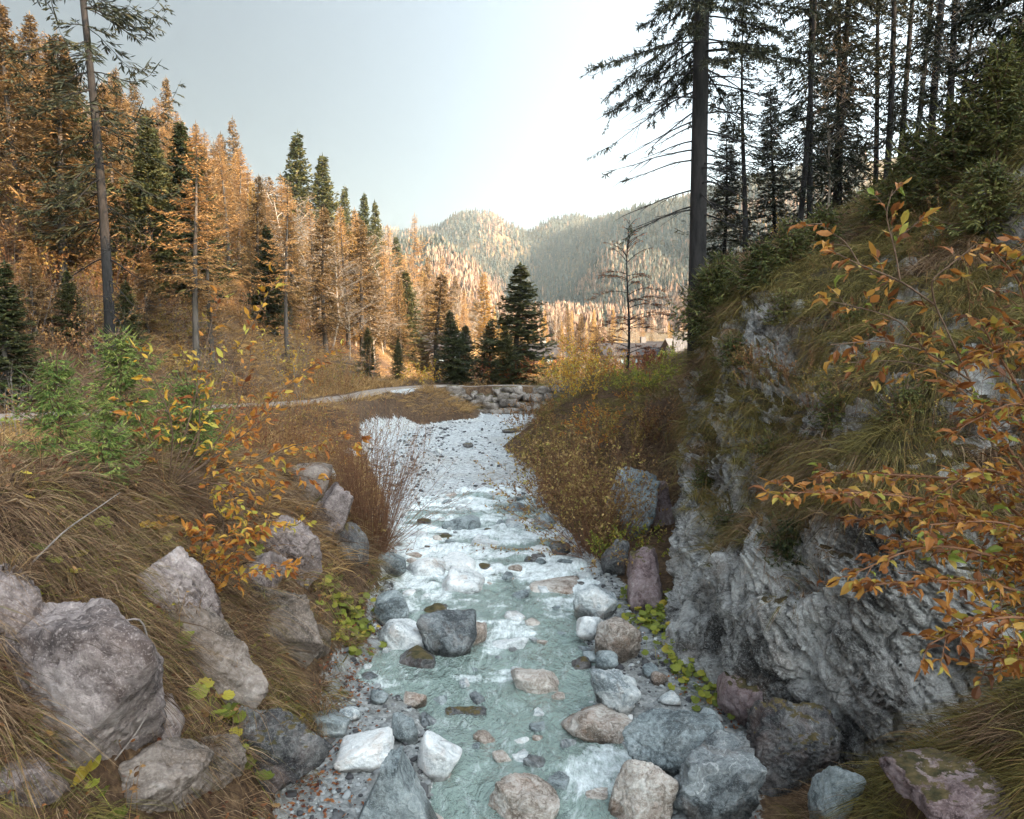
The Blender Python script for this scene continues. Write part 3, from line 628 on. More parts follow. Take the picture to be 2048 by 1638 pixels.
def rock(u, v, w, h, mat, label, seed, y=None, deep=.9, rz=0., tilt=0., sub=5, planes=13, hard=14., rough=.07, up=.30, name='boulder', lift=0., taper=0.):
    if u < 690 and v > 900: hard, rough, w, h = max(hard, 32.), rough*1.1, w*1.03, h*1.03
    p = G(u, v+h*.38) if y is None else P(u, v+h*.38, y)
    k = p[1]/F; ws, hs = w*k*1.12, h*k*1.18
    if w*h > 14000: sub = 6
    V, Fc = rock_shape(seed, sub, planes, hard, rough)
    if taper: V = V*np.stack([1-taper*np.clip((V[:,2]+.9)/1.8, 0, 1), np.ones(len(V)), np.ones(len(V))], -1)
    V = V*np.array([ws/2, max(ws, hs)*deep/2, hs/2])
    ct, st = math.cos(tilt), math.sin(tilt)
    V = np.stack([V[:,0]*ct+V[:,2]*st, V[:,1], -V[:,0]*st+V[:,2]*ct], -1)
    o = obj(name, mesh(name, V, [Fc], M[mat]), None, p + np.array([-.16*ws if u < 690 else 0, deep*ws*(.42 if u < 690 else .15), hs*(up-.04*(u < 690))+lift]), rz)
    tag(o, label, 'boulder' if name == 'boulder' else 'stone')
    ROCKS.append((p[0], p[1]+deep*ws*.15, ws/2, hs))
    if u < 690 and v > 900: LEFT.append((V + np.array(o.location), np.array(o.location), ws))
    return o
# in the stream, near to far
rock(1050,1620,150,110,'rock_tan','beige and dark boulder in the pool at the lower edge of the picture',1)
rock(785,1605,175,175,'rock_blue','blue-grey triangular slab standing on edge among red leaf litter',2,planes=4,hard=26,rough=.035,deep=.45,taper=.82)
rock(868,1528,90,75,'rock_white','smooth white slab leaning beside the pool, above the triangular slab',3,tilt=.55,planes=7,hard=10,rough=.03,deep=.7)
rock(728,1512,110,55,'rock_white','low white stone lying in dark gravel left of the leaning slab',4,tilt=-.3,planes=7,hard=10,rough=.03)
rock(1345,1508,175,115,'rock_blue','large flat-topped blue-grey boulder on the right edge of the pool',5,rough=.06,hard=26,planes=10)
rock(1278,1585,115,160,'rock_tan','upright beige streaked boulder at the lower right of the pool',6,deep=.7,tilt=.2)
rock(1420,1590,180,140,'rock_slate','big rough dark grey boulder touching the upright beige one',7,rough=.09,hard=26,planes=10)
rock(1200,1467,155,70,'rock_tan','long pale brown boulder half under water before the gravel bar',8,planes=8,rough=.04)
rock(932,1447,85,45,'rock_dark','flat dark stone half under water beside the left gravel',9,sub=4)
rock(808,1462,55,50,'rock_blue','small upright blue stone on the left gravel bar',10,sub=4,planes=8)
rock(1228,1388,105,95,'rock_stream','grey layered boulder with dark streaks on the right gravel bar',11,rough=.09)
rock(1078,1377,105,65,'rock_tan','brown rounded boulder rising from the middle of the clear pool',12,hard=9)
rock(1165,1337,42,40,'rock_dark','small dark stone by the right bank of the pool',13,sub=4)
rock(1212,1320,48,42,'rock_blue','small grey stone leaning on the large tan-grey boulder',14,sub=4)
rock(1237,1283,110,80,'rock_tan','large tan-grey boulder at the right water edge below yellow-green leaves',15)
rock(1183,1257,60,50,'rock_white','reddish white stone on the right water edge',16,sub=4,tilt=.4)
rock(1192,1210,95,70,'rock_stream','blue-grey boulder on the right edge under the dark red boulder',17)
rock(1112,1182,105,38,'rock_tan','flat brown-sided boulder parting the current right of the middle',18,planes=8,rough=.04)
rock(892,1287,118,105,'rock_slate','rounded dark-bottomed boulder with white top, the biggest in mid stream',19,hard=10,deep=1.0)
rock(947,1278,55,66,'rock_tan','brown upright stone tucked behind the biggest mid-stream boulder',20,sub=4)
rock(1000,1303,125,34,'rock_white','long narrow pale slab slanting across the current',21,tilt=-.38,deep=.4,planes=7,rough=.04)
rock(800,1278,98,70,'rock_white','smooth bluish white boulder on the left water edge',22,tilt=.5,planes=8,hard=9,rough=.04)
rock(832,1332,80,52,'rock_dark','dark wet stone at the foot of the bluish white boulder',23,sub=4)
rock(780,1225,75,62,'rock_blue','grey slanting boulder beside the green coltsfoot leaves on the left',24,tilt=.5)
rock(922,1168,110,62,'rock_white','broad white boulder washed over in the cascade',25,hard=9,rough=.05)
rock(880,1232,72,34,'rock_dark','low dark wet stone in the cascade behind the biggest boulder',26,sub=4)
rock(945,1208,90,20,'rock_dark','thin dark gravel-topped stone in mid cascade',27,sub=4)
rock(848,1142,92,58,'rock_white','white rounded boulder in the upper cascade on the left',28,sub=4,hard=9)
rock(912,1132,80,52,'rock_white','white boulder right of another white one in the upper cascade',29,sub=4,hard=9)
rock(785,1130,62,52,'rock_blue','smooth blue-grey boulder under the brown willow bush',30,sub=4,hard=8,rough=.03)
rock(922,1052,72,38,'rock_blue','blue-grey wedge-shaped rock breaking the upper riffle',31,sub=4,planes=6)
rock(880,1086,56,22,'rock_dark','small dark stone in the riffle left of the middle',32,sub=4)
rock(1046,1056,66,28,'rock_stream','pale flat stone on the right of the upper riffle',33,sub=4)
rock(1090,1046,56,36,'rock_blue','grey-blue stone at the right end of the upper riffle',34,sub=4)
rock(1028,1022,56,24,'rock_blue','grey stone at the lip of the riffle, farthest up the stream',35,sub=4)
rock(1120,1105,46,40,'rock_dark','dark stone under the right willow at the water edge',36,sub=4)
rock(1062,1134,84,20,'rock_tan','low brown slab crossing the riffle on the right',37,sub=4,tilt=-.25)
rock(1085,1112,60,30,'rock_white','whitish stone above the low brown slab',38,sub=4)
rock(825,1078,60,26,'rock_white','pale stone in the riffle near the willow bush',39,sub=4)
rock(968,1090,70,24,'rock_white','white washed stone in the middle of the riffle',40,sub=4)
# right bank
rock(1290,1165,82,125,'rock_red','dark reddish boulder standing against the foot of the cliff',41,deep=.8)
rock(1232,1120,58,80,'rock_dark','dark boulder below the right willow, touching the water',42,sub=4)
rock(1262,1010,74,130,'rock_blue','grey tilted slab sticking out of the right grassy bank',43,tilt=.35,planes=8)
rock(1316,1010,66,90,'rock_red','brown boulder between the tilted slab and the cliff',44,sub=4)
rock(1490,1412,95,110,'rock_red','rounded dark brown boulder at the cliff foot above bright leaves',45,hard=10)
rock(1590,1500,200,165,'rock_dark','wide dark mottled boulder lying below the cliff on the right',46,rough=.09)
rock(1665,1590,85,150,'rock_blue','narrow upright grey boulder beside the lower right grass mound',47,deep=.7)
rock(1940,1600,260,120,'rock_red','greyish boulder half covered by grass in the lower right corner',48)
# left bank rip-rap
rock(165,1390,330,370,'rock_left','giant pale lilac-grey boulder in the lower left, the largest of all',49,rough=.06,planes=11,deep=.75,tilt=.25,hard=16)
rock(20,1240,110,190,'rock_left','grey upright boulder at the left edge above the giant one',50,deep=.7)
rock(350,1195,190,165,'rock_left','large grey boulder under the orange-leaved branches',151,planes=7,deep=.7,tilt=.35,taper=.35)
rock(318,1450,80,95,'rock_left','small grey boulder wedged right of the giant one',52,sub=4)
rock(432,1345,210,160,'rock_brown','brown flat-faced boulder among dry grass, centre of the left bank',53,planes=9,tilt=.4,deep=.6)
rock(525,1160,85,130,'rock_left','grey boulder half hidden by leaves right of the large grey one',54,tilt=.4)
rock(590,1110,120,150,'rock_left','long tilted grey boulder in the upper row of the left bank',55,tilt=.7,deep=.6)
rock(575,1258,150,150,'rock_brown','brownish slanted boulder above the feathery dry grass',56,tilt=.7,deep=.6)
rock(665,1035,80,130,'rock_left','grey boulder at the top of the bank behind the brown willow bush',57,tilt=.5,deep=.6)
rock(625,985,70,80,'rock_brown','low boulder half buried in grass at the crest of the left bank',58,sub=4)
rock(545,1530,190,200,'rock_dark','dark cracked boulder at the stream edge in the lower left',59,tilt=.5,deep=.7)
rock(425,1545,120,110,'rock_brown','small brown boulder left of the dark cracked one',60,sub=4)
rock(285,1600,190,130,'rock_brown','brown speckled boulder at the lower edge below the giant one',61)
rock(30,1600,120,90,'rock_left','grey boulder in the lower left corner',62,sub=4)
rock(640,1290,60,80,'rock_brown','narrow grey-brown boulder beside the coltsfoot',63,sub=4,tilt=.5)
rock(700,1090,60,90,'rock_dark','shaded boulder at the foot of the brown willow bush',64,sub=4)
rock(660,1455,80,40,'rock_blue','flat bluish stone at the edge of the left gravel',65,sub=4)
rock(1022,862,34,9,'rock_dark','flat dark stone lying on the far gravel',66,sub=3,name='flat_stone')
rock(935,892,22,9,'rock_dark','dark reddish stone in the middle of the far gravel',67,sub=3,name='flat_stone')
for i,(u,v,w,h) in enumerate(((700,905,30,24),(722,905,26,22),(738,893,20,16),(655,950,40,30))):
    rock(u,v,w,h,'rock_white',['white stone by the left edge of the far gravel, leftmost of three','white stone in the middle of three by the far gravel','small white stone nearest the far gravel, right end of three','pale stone in the grass above the left bank boulders'][i],70+i,sub=3,name='white_stone')
for i,(u,v,w,h,l) in enumerate(((1130,1290,36,16,'small pale rock under the surface in mid pool'),(1075,1305,70,26,'submerged brown rock right of the slanting slab'),(1190,1318,50,18,'submerged pale rock near the right bank of the pool'),
      (1560+0,1320,1,1,None),(1320,1362,32,24,'round pale cobble on the right gravel bar'),(1300,1345,40,24,'grey cobble behind the round pale one'),(1340,1400,40,22,'bluish cobble on the right gravel bar near the bank'),
      (830,1405,48,28,'white cobble on the left gravel bar'),(760,1395,40,26,'grey cobble on the left gravel bar near the bank'),(700,1430,44,24,'bluish cobble by the grass on the left'),
      (1290,1460,46,40,'small dark stone before the flat-topped boulder'),(1420,1440,44,40,'pale stone under bright leaves by the bank'))):
    if l: rock(u,v,w,h,['rock_stream','rock_tan','rock_blue'][i%3],l,90+i,sub=3,name='cobble')

r = np.random.default_rng(61)
for i in range(70):
    y = r.uniform(11.5, 20.5); x = r.uniform(float(FLx(y))-.1, float(FRx(y))+.1); w_ = r.uniform(.10, .34)
    V, Fc = rock_shape(400+i, 3, 11, 12, .06)
    o = obj('riffle_stone', mesh('riffle_stone', V*np.array([w_*.6, w_*.5, w_*.32]), [Fc], M[['rock_stream','rock_white','rock_tan','rock_blue','rock_dark'][int(r.integers(0,5))]]), None, (x, y, float(zb(y))-.01), r.uniform(0, 6.28))
    tag(o, 'small stone among many breaking the white water of the riffle', 'stone', 'small stones in the riffle')

for i in range(46):
    y = r.uniform(5.6, 12); x = r.uniform(float(FLx(y))+.05, float(FRx(y))-.05); w_ = r.uniform(.08, .22)
    V, Fc = rock_shape(500+i, 4, 8, 20, .08)
    o = obj('pool_stone', mesh('pool_stone', V*np.array([w_*.6, w_*.5, w_*.36]), [Fc], M[['rock_stream','rock_slate','rock_tan','rock_blue'][int(r.integers(0,4))]]), None, (x, y, float(zb(y))-.04+.03*r.random()), r.uniform(0, 6.28))
    tag(o, 'small half-sunken stone among many in the clear pool', 'stone', 'small stones in the pool')

# ------------------------------------------------------------------ loose stones on the bed
def ok_bed(x, y, pad=0.): return (x > Lx(y)-pad) & (x < Rx(y)+pad)
PT = []
for i in range(6):
    V, Fc = rock_shape(200+i, 2, 9, 10, .05); PT.append((V*np.array([1, .8, .55]), Fc))
r = np.random.default_rng(11)
M['pebble'] = mat_leaf('pebbles', [(0, (.05, .048, .05)), (.3, (.13, .13, .13)), (.55, (.26, .27, .27)), (.82, (.43, .44, .43)), (.94, (.64, .63, .61)), (1, (.26, .15, .11))], 0, .7)
b = B()
n = 26000; y = np.concatenate([r.uniform(4.5, 14, n), r.uniform(12, 34, n//2)]); x = r.uniform(-4.5, 4.5, len(y))
nzv = n2(x, y, 1.3, 3, 81); kp = ok_bed(x, y, -.02) & (r.random(len(y)) < (.55+.9*nzv)*np.interp(y, [16, 24], [1, .45])) & ((x < FLx(y)+.15) | (x > FRx(y)-.1) | (r.random(len(y)) < .35))
x, y = x[kp], y[kp]; s_ = .012*np.exp(r.normal(.25, .55, len(x)))*np.interp(y, [5, 14, 30], [1, 1.5, 2.1]); s_ = np.clip(s_, .006, .11); z = gz(x, y)
a = r.uniform(0, 6.28, len(x)); o = np.zeros(len(x))
for i in range(6):
    q_ = np.arange(len(x)) % 6 == i
    b.inst(PT[i][0], [PT[i][1]], np.stack([x, y, z+s_*.15], -1)[q_], np.stack([s_*np.cos(a), s_*np.sin(a), o+s_*.2], -1)[q_], np.stack([-s_*np.sin(a), s_*np.cos(a), o], -1)[q_], np.stack([o, o, s_], -1)[q_])
n = 2600; y = r.uniform(4.6, 33, n); x = r.uniform(-4.5, 4.5, n); kp = ok_bed(x, y, .12) & ((x < FLx(y)+.05) | (x > FRx(y)-.05) | ((y > 20) & (r.random(n) < .3))); x, y = x[kp], y[kp]
s_ = np.clip(.034*np.exp(r.normal(0, .45, len(x))), .02, .13)*np.interp(y, [5, 30], [1, 1.3]); z = gz(x, y); a = r.uniform(0, 6.28, len(x)); o = np.zeros(len(x))
for i in range(6):
    V, Fc = rock_shape(220+i, 3, 8, 18, .08); q_ = np.arange(len(x)) % 6 == i
    b.inst(V*np.array([1, .8, .6]), [Fc], np.stack([x, y, z+s_*.12], -1)[q_], np.stack([s_*np.cos(a), s_*np.sin(a), o+s_*.2], -1)[q_], np.stack([-s_*np.sin(a), s_*np.cos(a), o], -1)[q_], np.stack([o, o, s_], -1)[q_])
struct(obj('gravel', b.me('gravel', M['pebble'], True)), 'stuff')

# ------------------------------------------------------------------ dry-stone retaining wall below the road
wl = obj('stone_retaining_wall', None, None, (-1.2, WY, .55))
tag(wl, 'low wall of rough pale boulders holding up the dirt road across the valley', 'retaining wall')
b = B(); r = np.random.default_rng(21); xx0 = -5.2
for row in range(4):
    xx = -5.4 + .15*row
    while xx < 3.4:
        w_ = r.uniform(.26, .95); hh_ = r.uniform(.34, .48)
        V, Fc = rock_shape(300+int(r.integers(0, 40)), 3, 8, 24, .07)
        top = .15+row*.36 + r.uniform(-.09, .09)
        if not (row == 3 and r.random() < .35):
            b.add(V*np.array([w_*.56, .4, hh_*.58]) + np.array([xx+w_/2+1.2, .12*row + r.uniform(-.08, .08) - .05, top]), Fc)
        xx += w_*.96
obj('stones', b.me('stones', mat_rock('rock_wall', (.08, .064, .052), (.20, .168, .142), (.36, .32, .285), .1, .1, 1.2, .3, (.2, .14, .09), .4)), wl)

# ------------------------------------------------------------------ chalets in the valley
M['wood_grey'] = mat_plain('wood_grey', (.07, .058, .05), (.18, .15, .13), 12, .85)
M['wood_brown'] = mat_plain('wood_brown', (.07, .035, .02), (.19, .09, .05), 12, .85)
M['plaster'] = mat_plain('plaster', (.38, .37, .35), (.52, .51, .49), 3, .9)
M['roof_dark'] = mat_plain('roof_dark', (.022, .019, .019), (.06, .052, .05), 10, .8)
M['roof_grey'] = mat_plain('roof_grey', (.11, .10, .095), (.20, .185, .17), 10, .8)
M['pane'] = mat_plain('window_glass', (.12, .17, .19), (.28, .36, .38), 2, .12, 0)
def chalet(u, vbase, y, w_, d_, hw, hr_, rz, wall, roof, label, nwin=3, door=True):
    p = P(u, vbase, y); p[2] = gz(p[0], y)-.1
    t = obj('chalet', None, None, p, rz); tag(t, label, 'house')
    b = B(); b.box((0,0,hw/2), (w_, d_, hw))
    for sx in (-1, 1):
        b.add([(sx*w_/2, -d_/2, hw), (sx*w_/2, d_/2, hw), (sx*w_/2, 0, hw+hr_)], [[0,1,2]])
    obj('wall', b.me('wall', M[wall], False), t)
    b = B(); e, th = .55, .16
    for sy in (-1, 1):
        y0, z0 = sy*(d_/2+e), hw-e*hr_/(d_/2); X_ = w_/2+e
        b.add([(-X_,y0,z0),(X_,y0,z0),(X_,0,hw+hr_+.02),(-X_,0,hw+hr_+.02),(-X_,y0,z0+th),(X_,y0,z0+th),(X_,0,hw+hr_+th),(-X_,0,hw+hr_+th)],
              [[0,1,2,3],[4,7,6,5],[0,4,5,1],[1,5,6,2],[3,2,6,7],[0,3,7,4]])
    rf = obj('roof', b.me('roof', M[roof], False), t)
    b = B(); b.box((w_*.22, d_*.12, hw+hr_+.25), (.55, .55, 1.2)); obj('chimney', b.me('chimney', M['roof_grey'], False), rf)
    for k in range(nwin):
        xx = -w_/2 + w_*(k+.75)/(nwin+.5)
        b = B()
        for c, dd in (((xx,-d_/2-.03,hw*.55-.42),(.9,.1,.1)),((xx,-d_/2-.03,hw*.55+.42),(.9,.1,.1)),((xx-.42,-d_/2-.03,hw*.55),(.1,.1,.8)),((xx+.42,-d_/2-.03,hw*.55),(.1,.1,.8)),((xx,-d_/2-.03,hw*.55),(.06,.08,.8))): b.box(c, dd)
        wf_ = obj('window', b.me('window', M['wood_grey'], False), t)
        b = B(); b.box((xx, -d_/2-.015, hw*.55), (.8, .03, .8)); obj('pane', b.me('pane', M['pane'], False), wf_)
    if door:
        b = B(); b.box((w_/2*.8, -d_/2-.03, hw*.42), (.7, .08, hw*.84)); dr_ = obj('door', b.me('door', M['wood_brown'], False), t)
        b = B(); b.box((w_/2*.8-.25, -d_/2-.1, hw*.42), (.05, .06, .16)); obj('handle', b.me('handle', M['roof_dark'], False), dr_)
chalet(1262, 745, 84, 7.0, 6, 1.9, 1.0, .10, 'wood_grey', 'roof_dark', 'grey wooden chalet with dark roof behind the slim bare tree')
chalet(1330, 745, 88, 4.8, 6, 1.9, 1.2, -.25, 'wood_brown', 'roof_dark', 'brown timber chalet with dark roof right of the grey one', 2)
chalet(1362, 750, 80, 2.6, 4, 2.4, 1.0, .05, 'plaster', 'roof_grey', 'small white plastered hut beside the brown chalet', 1)
chalet(1078, 738, 90, 4.2, 5, 1.7, 1.2, .5, 'wood_brown', 'roof_dark', 'small barn with dark gable roof right of the dark pointed spruce', 1)
chalet(888, 745, 76, 4.0, 5, 2.6, 1.4, .3, 'wood_grey', 'roof_dark', 'pale cottage glimpsed between the trunks behind the stone wall', 2)

# ------------------------------------------------------------------ trees
QUAD = np.array([[0,0,0],[.45,-.5,0],[1,0,0],[.45,.5,0]], float)          # a slim spray of needles
QF = np.array([[0,1,2,3]])
def basis(d, up):
    d = nrm(d); y = nrm(np.cross(up, d)); z = np.cross(d, y); return d, y, z
def sprays(b, pos, d, ln, wd, rng, roll=None):
    n = len(pos); up = nrm(rng.normal(0, .55, (n, 3)) + np.array([0, 0, 1.]))
    X_, Y_, Z_ = basis(d, up)
    b.inst(QUAD, [QF], pos, X_*ln[:,None], Y_*wd[:,None], Z_)
class Tree: pass
def conifer(seed, H, R, base=.08, gap=.42, nb=5, step=.22, twig=.30, tw=.09, tr=.013, droop=.25, dens=1., side=2, dead=0., lean=0., top_el=.6, bot_el=-.35, ragged=.25, fine=1, sparse_low=0., bark_r=None, trunk_top=1.0):
    """returns trunk and crown builders of a spruce or larch"""
    rng = np.random.default_rng(seed); T, C = B(), B()
    r0 = bark_r or H*tr
    zz = np.linspace(-.6, H*trunk_top, 14); bend = lambda z: np.stack([lean*z + .012*H*np.sin(z/H*3+seed), .010*H*np.sin(z/H*4+seed*2)], -1)
    ctr = np.concatenate([bend(zz), zz[:, None]], 1)
    T.tube(ctr, r0*np.clip(1-zz/H, .02, 1)**.85*np.where(zz < 0, 1.35, 1), 9)
    Pp, Dd, Ll, Ww = [], [], [], []
    h = base*H*(.25 if dead else 1)
    while h < H*.985:
        f = h/H; live = f >= base
        fl = np.clip((f-base)/(1-base), 0, 1)
        prof = (1-fl)**.8*min(1, (fl+.09)*4.5)**.6 if live else .6
        for k in range(nb if live else max(2, nb-2)):
            if rng.random() > (dens if live else dead): continue
            L = R*prof*rng.uniform(1-ragged*1.6, 1+ragged*.5)
            if L < .12: continue
            az = rng.uniform(0, 6.283); el = bot_el + (top_el-bot_el)*fl**.8 + rng.normal(0, .12)
            t = np.linspace(0, 1, 7)
            hor = L*t*math.cos(el); ver = L*(math.sin(el)*t - droop*np.sin(t*math.pi*.8)*t + droop*.75*t**3) 
            c0 = bend(np.array([h]))[0]; wob = rng.normal(0, .05*L, 2)
            pts = np.stack([c0[0]+hor*math.cos(az)+wob[0]*t**2, c0[1]+hor*math.sin(az)+wob[1]*t**2, h+ver], -1)
            T.tube(pts, np.maximum(r0*.16*(1-f*.6)*(1-t*.9), .004), 4)
            if not live:
                for q in range(int(L*5)):
                    u_ = rng.uniform(.2, .95); pp = np.array([np.interp(u_, t, pts[:,c]) for c in range(3)])
                    dd = np.array([math.cos(az+rng.choice([-1,1])*rng.uniform(.5,1.1)), math.sin(az+rng.choice([-1,1])*.8), rng.uniform(-.5,.25)])*L*rng.uniform(.1,.3)
                    T.tube([pp, pp+dd*.5+[0,0,-.01], pp+dd], [.008,.006,.003], 3)
                continue
            st = max(.12, step)
            us = np.arange(.10 if L < 1 else .18, 1.0, st/L); 
            if not len(us): us = np.array([.5])
            us = np.clip(us + rng.normal(0, .02, len(us)), 0, 1)
            for sg in (-1, 1):
                for rep in range(side if side < 2 else 1):
                    pp = np.stack([np.interp(us, t, pts[:,c]) for c in range(3)], -1)
                    ang = az + sg*rng.uniform(.55, 1.15, len(us))
                    tl = twig*(.35+.65*(1-us))*rng.uniform(.6, 1.3, len(us))*(.5+.5*min(1, L/1.6))*1.5
                    tz = rng.normal(-.22, .22, len(us))
                    dv = np.stack([np.cos(ang), np.sin(ang), tz], -1)
                    m_ = rng.random(len(us)) > sparse_low*(1-fl)
                    pp, dv, tl, ang, tz = pp[m_], dv[m_], tl[m_], ang[m_], tz[m_]
                    Pp.append(pp); Dd.append(dv); Ll.append(tl); Ww.append(np.full(len(tl), tw))
                    for q in range(fine):
                        fr_ = rng.uniform(.25, .8, len(tl)); a2 = ang + rng.choice([-1, 1], len(tl))*rng.uniform(.4, .9, len(tl))
                        Pp.append(pp + nrm(dv)*(tl*fr_)[:, None]); Dd.append(np.stack([np.cos(a2), np.sin(a2), tz-.25+rng.normal(0,.2,len(tl))], -1)); Ll.append(tl*rng.uniform(.4, .75, len(tl))); Ww.append(np.full(len(tl), tw*.85))
            Pp.append(pts[[-2]]); Dd.append(pts[[-1]]-pts[[-2]]); Ll.append(np.array([L*.25+.1])); Ww.append(np.array([tw]))
        h += gap*rng.uniform(.7, 1.3)*(1-.45*f)
    Pp.append(np.array([[*bend(np.array([H]))[0], H*.965]])); Dd.append(np.array([[0,0,1.]])); Ll.append(np.array([H*.045])); Ww.append(np.array([tw]))
    sprays(C, np.concatenate(Pp), np.concatenate(Dd), np.concatenate(Ll), np.concatenate(Ww), rng)
    return T, C
def bare_tree(seed, H, spread=.3, levels=3, r0=None, leafy=0., leaf=.1):
    rng = np.random.default_rng(seed); T, C = B(), B(); r0 = r0 or H*.009; Lp = []
    def grow(p, d, L, r_, lv):
        n = 6; pts = [p]; dd = d.copy()
        for i in range(n):
            dd = nrm(dd + rng.normal(0, .10, 3) + np.array([0, 0, .05])); pts.append(pts[-1]+dd*L/n)
        pts = np.array(pts); rr = r_*(1-np.linspace(0, .8, n+1)); T.tube(pts, np.maximum(rr, .006), 7 if lv == 0 else 3)
        if lv < levels:
            for k in range([int(H*2.0), 7, 4][min(lv, 2)]):
                u_ = rng.uniform(.22 if lv == 0 else .25, .98); i = u_*n; j = int(i); pp = pts[j]+(pts[min(j+1,n)]-pts[j])*(i-j)
                az = rng.uniform(0, 6.283); out_ = np.array([math.cos(az), math.sin(az), 0])
                nd_ = nrm(dd*.35 + out_*(.9 if lv == 0 else .75) + np.array([0, 0, .30 if lv == 0 else .1]))
                grow(pp, nd_, L*(spread*(1.15-u_)+.05 if lv == 0 else .5)*rng.uniform(.7, 1.2), r_*(.36 if lv == 0 else .5), lv+1)
        if lv >= 2: Lp.append(pts[1:])
    grow(np.array([0,0,-.3]), np.array([0,0,1.]), H, r0, 0)
    if leafy > 0:
        p = np.concatenate(Lp); p = p[rng.random(len(p)) < leafy]
        d = rng.normal(0, 1, (len(p), 3)); d[:, 2] -= .2
        sprays(C, p, d, rng.uniform(.7, 1.3, len(p))*leaf, np.full(len(p), leaf*.55), rng)
    return T, C
def proto(name, tc, tm, cm):
    T, C = tc; return (T.me(name+'_trunk', M[tm]), C.me(name+'_crown', M[cm], False) if C.n else None)
PR = {}
for i in range(4): PR['spruce', i] = proto('spruce', conifer(100+i, 14, 2.3+.25*i, .05+.05*i, .36, 6, .19, .34, .078, droop=.34, fine=4), 'bark', 'needle_olive')
for i in range(2): PR['dark', i] = proto('dark_spruce', conifer(120+i, 14, 2.5+.3*i, .03+.05*i, .33, 7, .18, .36, .15, droop=.3, fine=3), 'bark', 'needle')
for i in range(4): PR['larch', i] = proto('larch', conifer(140+i, 14, 1.9+.25*i, .18+.06*i, .38, 5, .17, .27, .05, droop=.22, fine=4, dens=.9, bot_el=-.15, top_el=.6, tr=.010, ragged=.4, dead=.5), 'bark', 'larch')
for i in range(2): PR['gold', i] = proto('golden_larch', conifer(160+i, 12, 1.5+.2*i, .06, .31, 6, .16, .28, .062, droop=.2, fine=4, bot_el=-.15, tr=.010, ragged=.3), 'bark_pale', 'larch_gold')
for i in range(3): PR['bare', i] = proto('bare_tree', bare_tree(180+i, 11, .34, 3, .085, .25, .09), 'bark_pale', 'leaf_brown')
def tree(kind, i, x, y, H, label, cat, group=None, name=None, rz=None, z=None, wide=1.):
    tm, cm = PR[kind, i]; h0 = {'gold': 12, 'bare': 11}.get(kind, 14)
    nm = name or {'spruce': 'spruce_tree', 'dark': 'spruce_tree', 'larch': 'larch_tree', 'gold': 'larch_tree', 'bare': 'bare_tree'}[kind]
    t = obj(nm, None, None, (x, y, float(gz(x, y)) if z is None else z), random.uniform(0, 6.28) if rz is None else rz, (H/h0*wide, H/h0*wide, H/h0))
    tag(t, label, cat, group)
    obj('trunk', tm, t)
    if cm: obj('crown', cm, t)
    return t
random.seed(3); rng = np.random.default_rng(33)
placed = []
def at_top(kind, i, u, vtop, vbase, y, label, cat, name=None, wide=1.):
    """a tree whose tip and foot are seen at given heights in the photograph"""
    x = P(u, vbase, y)[0]; z = float(gz(x, y)); H = P(u, vtop, y)[2]-z
    placed.append((x, y)); return tree(kind, i, x, y, H, label, cat, None, name, wide=wide)
# trees one can point at
at_top('dark',0,1035,525,780,42,'dark pointed spruce standing alone behind the stone wall','tree',wide=2.5)
at_top('gold',0,965,535,760,62,'golden yellow larch glowing just left of the dark pointed spruce','tree',wide=1.7)
at_top('spruce',1,880,545,775,46,'half shaded spruce with open branches at the left end of the stone wall','tree',wide=2.3)
at_top('dark',1,928,650,775,44,'low dark spruce between the half shaded spruce and the pointed spruce','tree',wide=2.3)
at_top('dark',0,982,640,782,43,'bushy dark green spruce touching the left side of the pointed spruce','tree',wide=2.3)
at_top('dark',1,905,620,778,41,'dark slender spruce between the half shaded one and the low one','tree',wide=1.8)
at_top('dark',0,1010,650,782,40.5,'low dense spruce filling the gap left of the pointed spruce','tree',wide=2.2)
at_top('dark',1,797,675,755,43,'small dark green spruce before the sunlit slope','tree',wide=1.3)
at_top('dark',0,735,655,745,47,'round dark evergreen at the foot of the sunlit slope','tree',wide=1.9)
at_top('dark',0,540,450,725,36,'shaded brownish spruce in the middle of the left slope','tree',wide=1.7)
at_top('spruce',2,510,470,720,38,'thin shaded spruce close left of the brownish spruce','tree')
at_top('dark',0,600,258,560,78,'tallest dark spruce on the skyline of the left slope','tree',wide=1.5)
at_top('dark',1,650,305,560,80,'pointed dark skyline spruce right of the tallest one','tree',wide=1.4)
at_top('dark',0,692,368,560,84,'small dark skyline spruce above the pale bare trees','tree',wide=1.1)
at_top('dark',1,728,385,560,88,'thin skyline spruce, left of a close pair','tree')
at_top('dark',0,752,400,560,90,'thin skyline spruce, right of a close pair','tree')
at_top('spruce',0,482,232,600,66,'tall twin-topped spruce on the left skyline','tree',wide=1.15)
at_top('spruce',3,455,262,600,66,'spruce just left of the twin-topped skyline spruce','tree')
at_top('spruce',1,352,150,600,52,'tall bronze spruce on the skyline right of the near trunk','tree',wide=1.1)
at_top('spruce',2,405,240,600,56,'bronze spruce lower than its tall skyline neighbour on the left','tree')
at_top('larch',3,832,425,600,105,'slim open-crowned larch on the far end of the left skyline','tree')
at_top('dark',1,1087,705,742,70,'little dark spruce before the small barn','tree',wide=1.3)
at_top('spruce',3,1160,625,740,66,'thin brown spruce in front of the sunlit valley','tree')
at_top('spruce',0,1192,650,745,64,'brown bushy tree beside the thin brown spruce in the valley','tree',wide=1.5)
at_top('gold',1,1122,640,735,85,'small orange larch in the sunlit valley','tree')
at_top('gold',0,1090,615,735,100,'sunlit larch appearing right behind the dark pointed spruce','tree')
at_top('dark',0,1345,680,745,62,'small bluish spruce at the right end of the chalets','tree',wide=1.2)
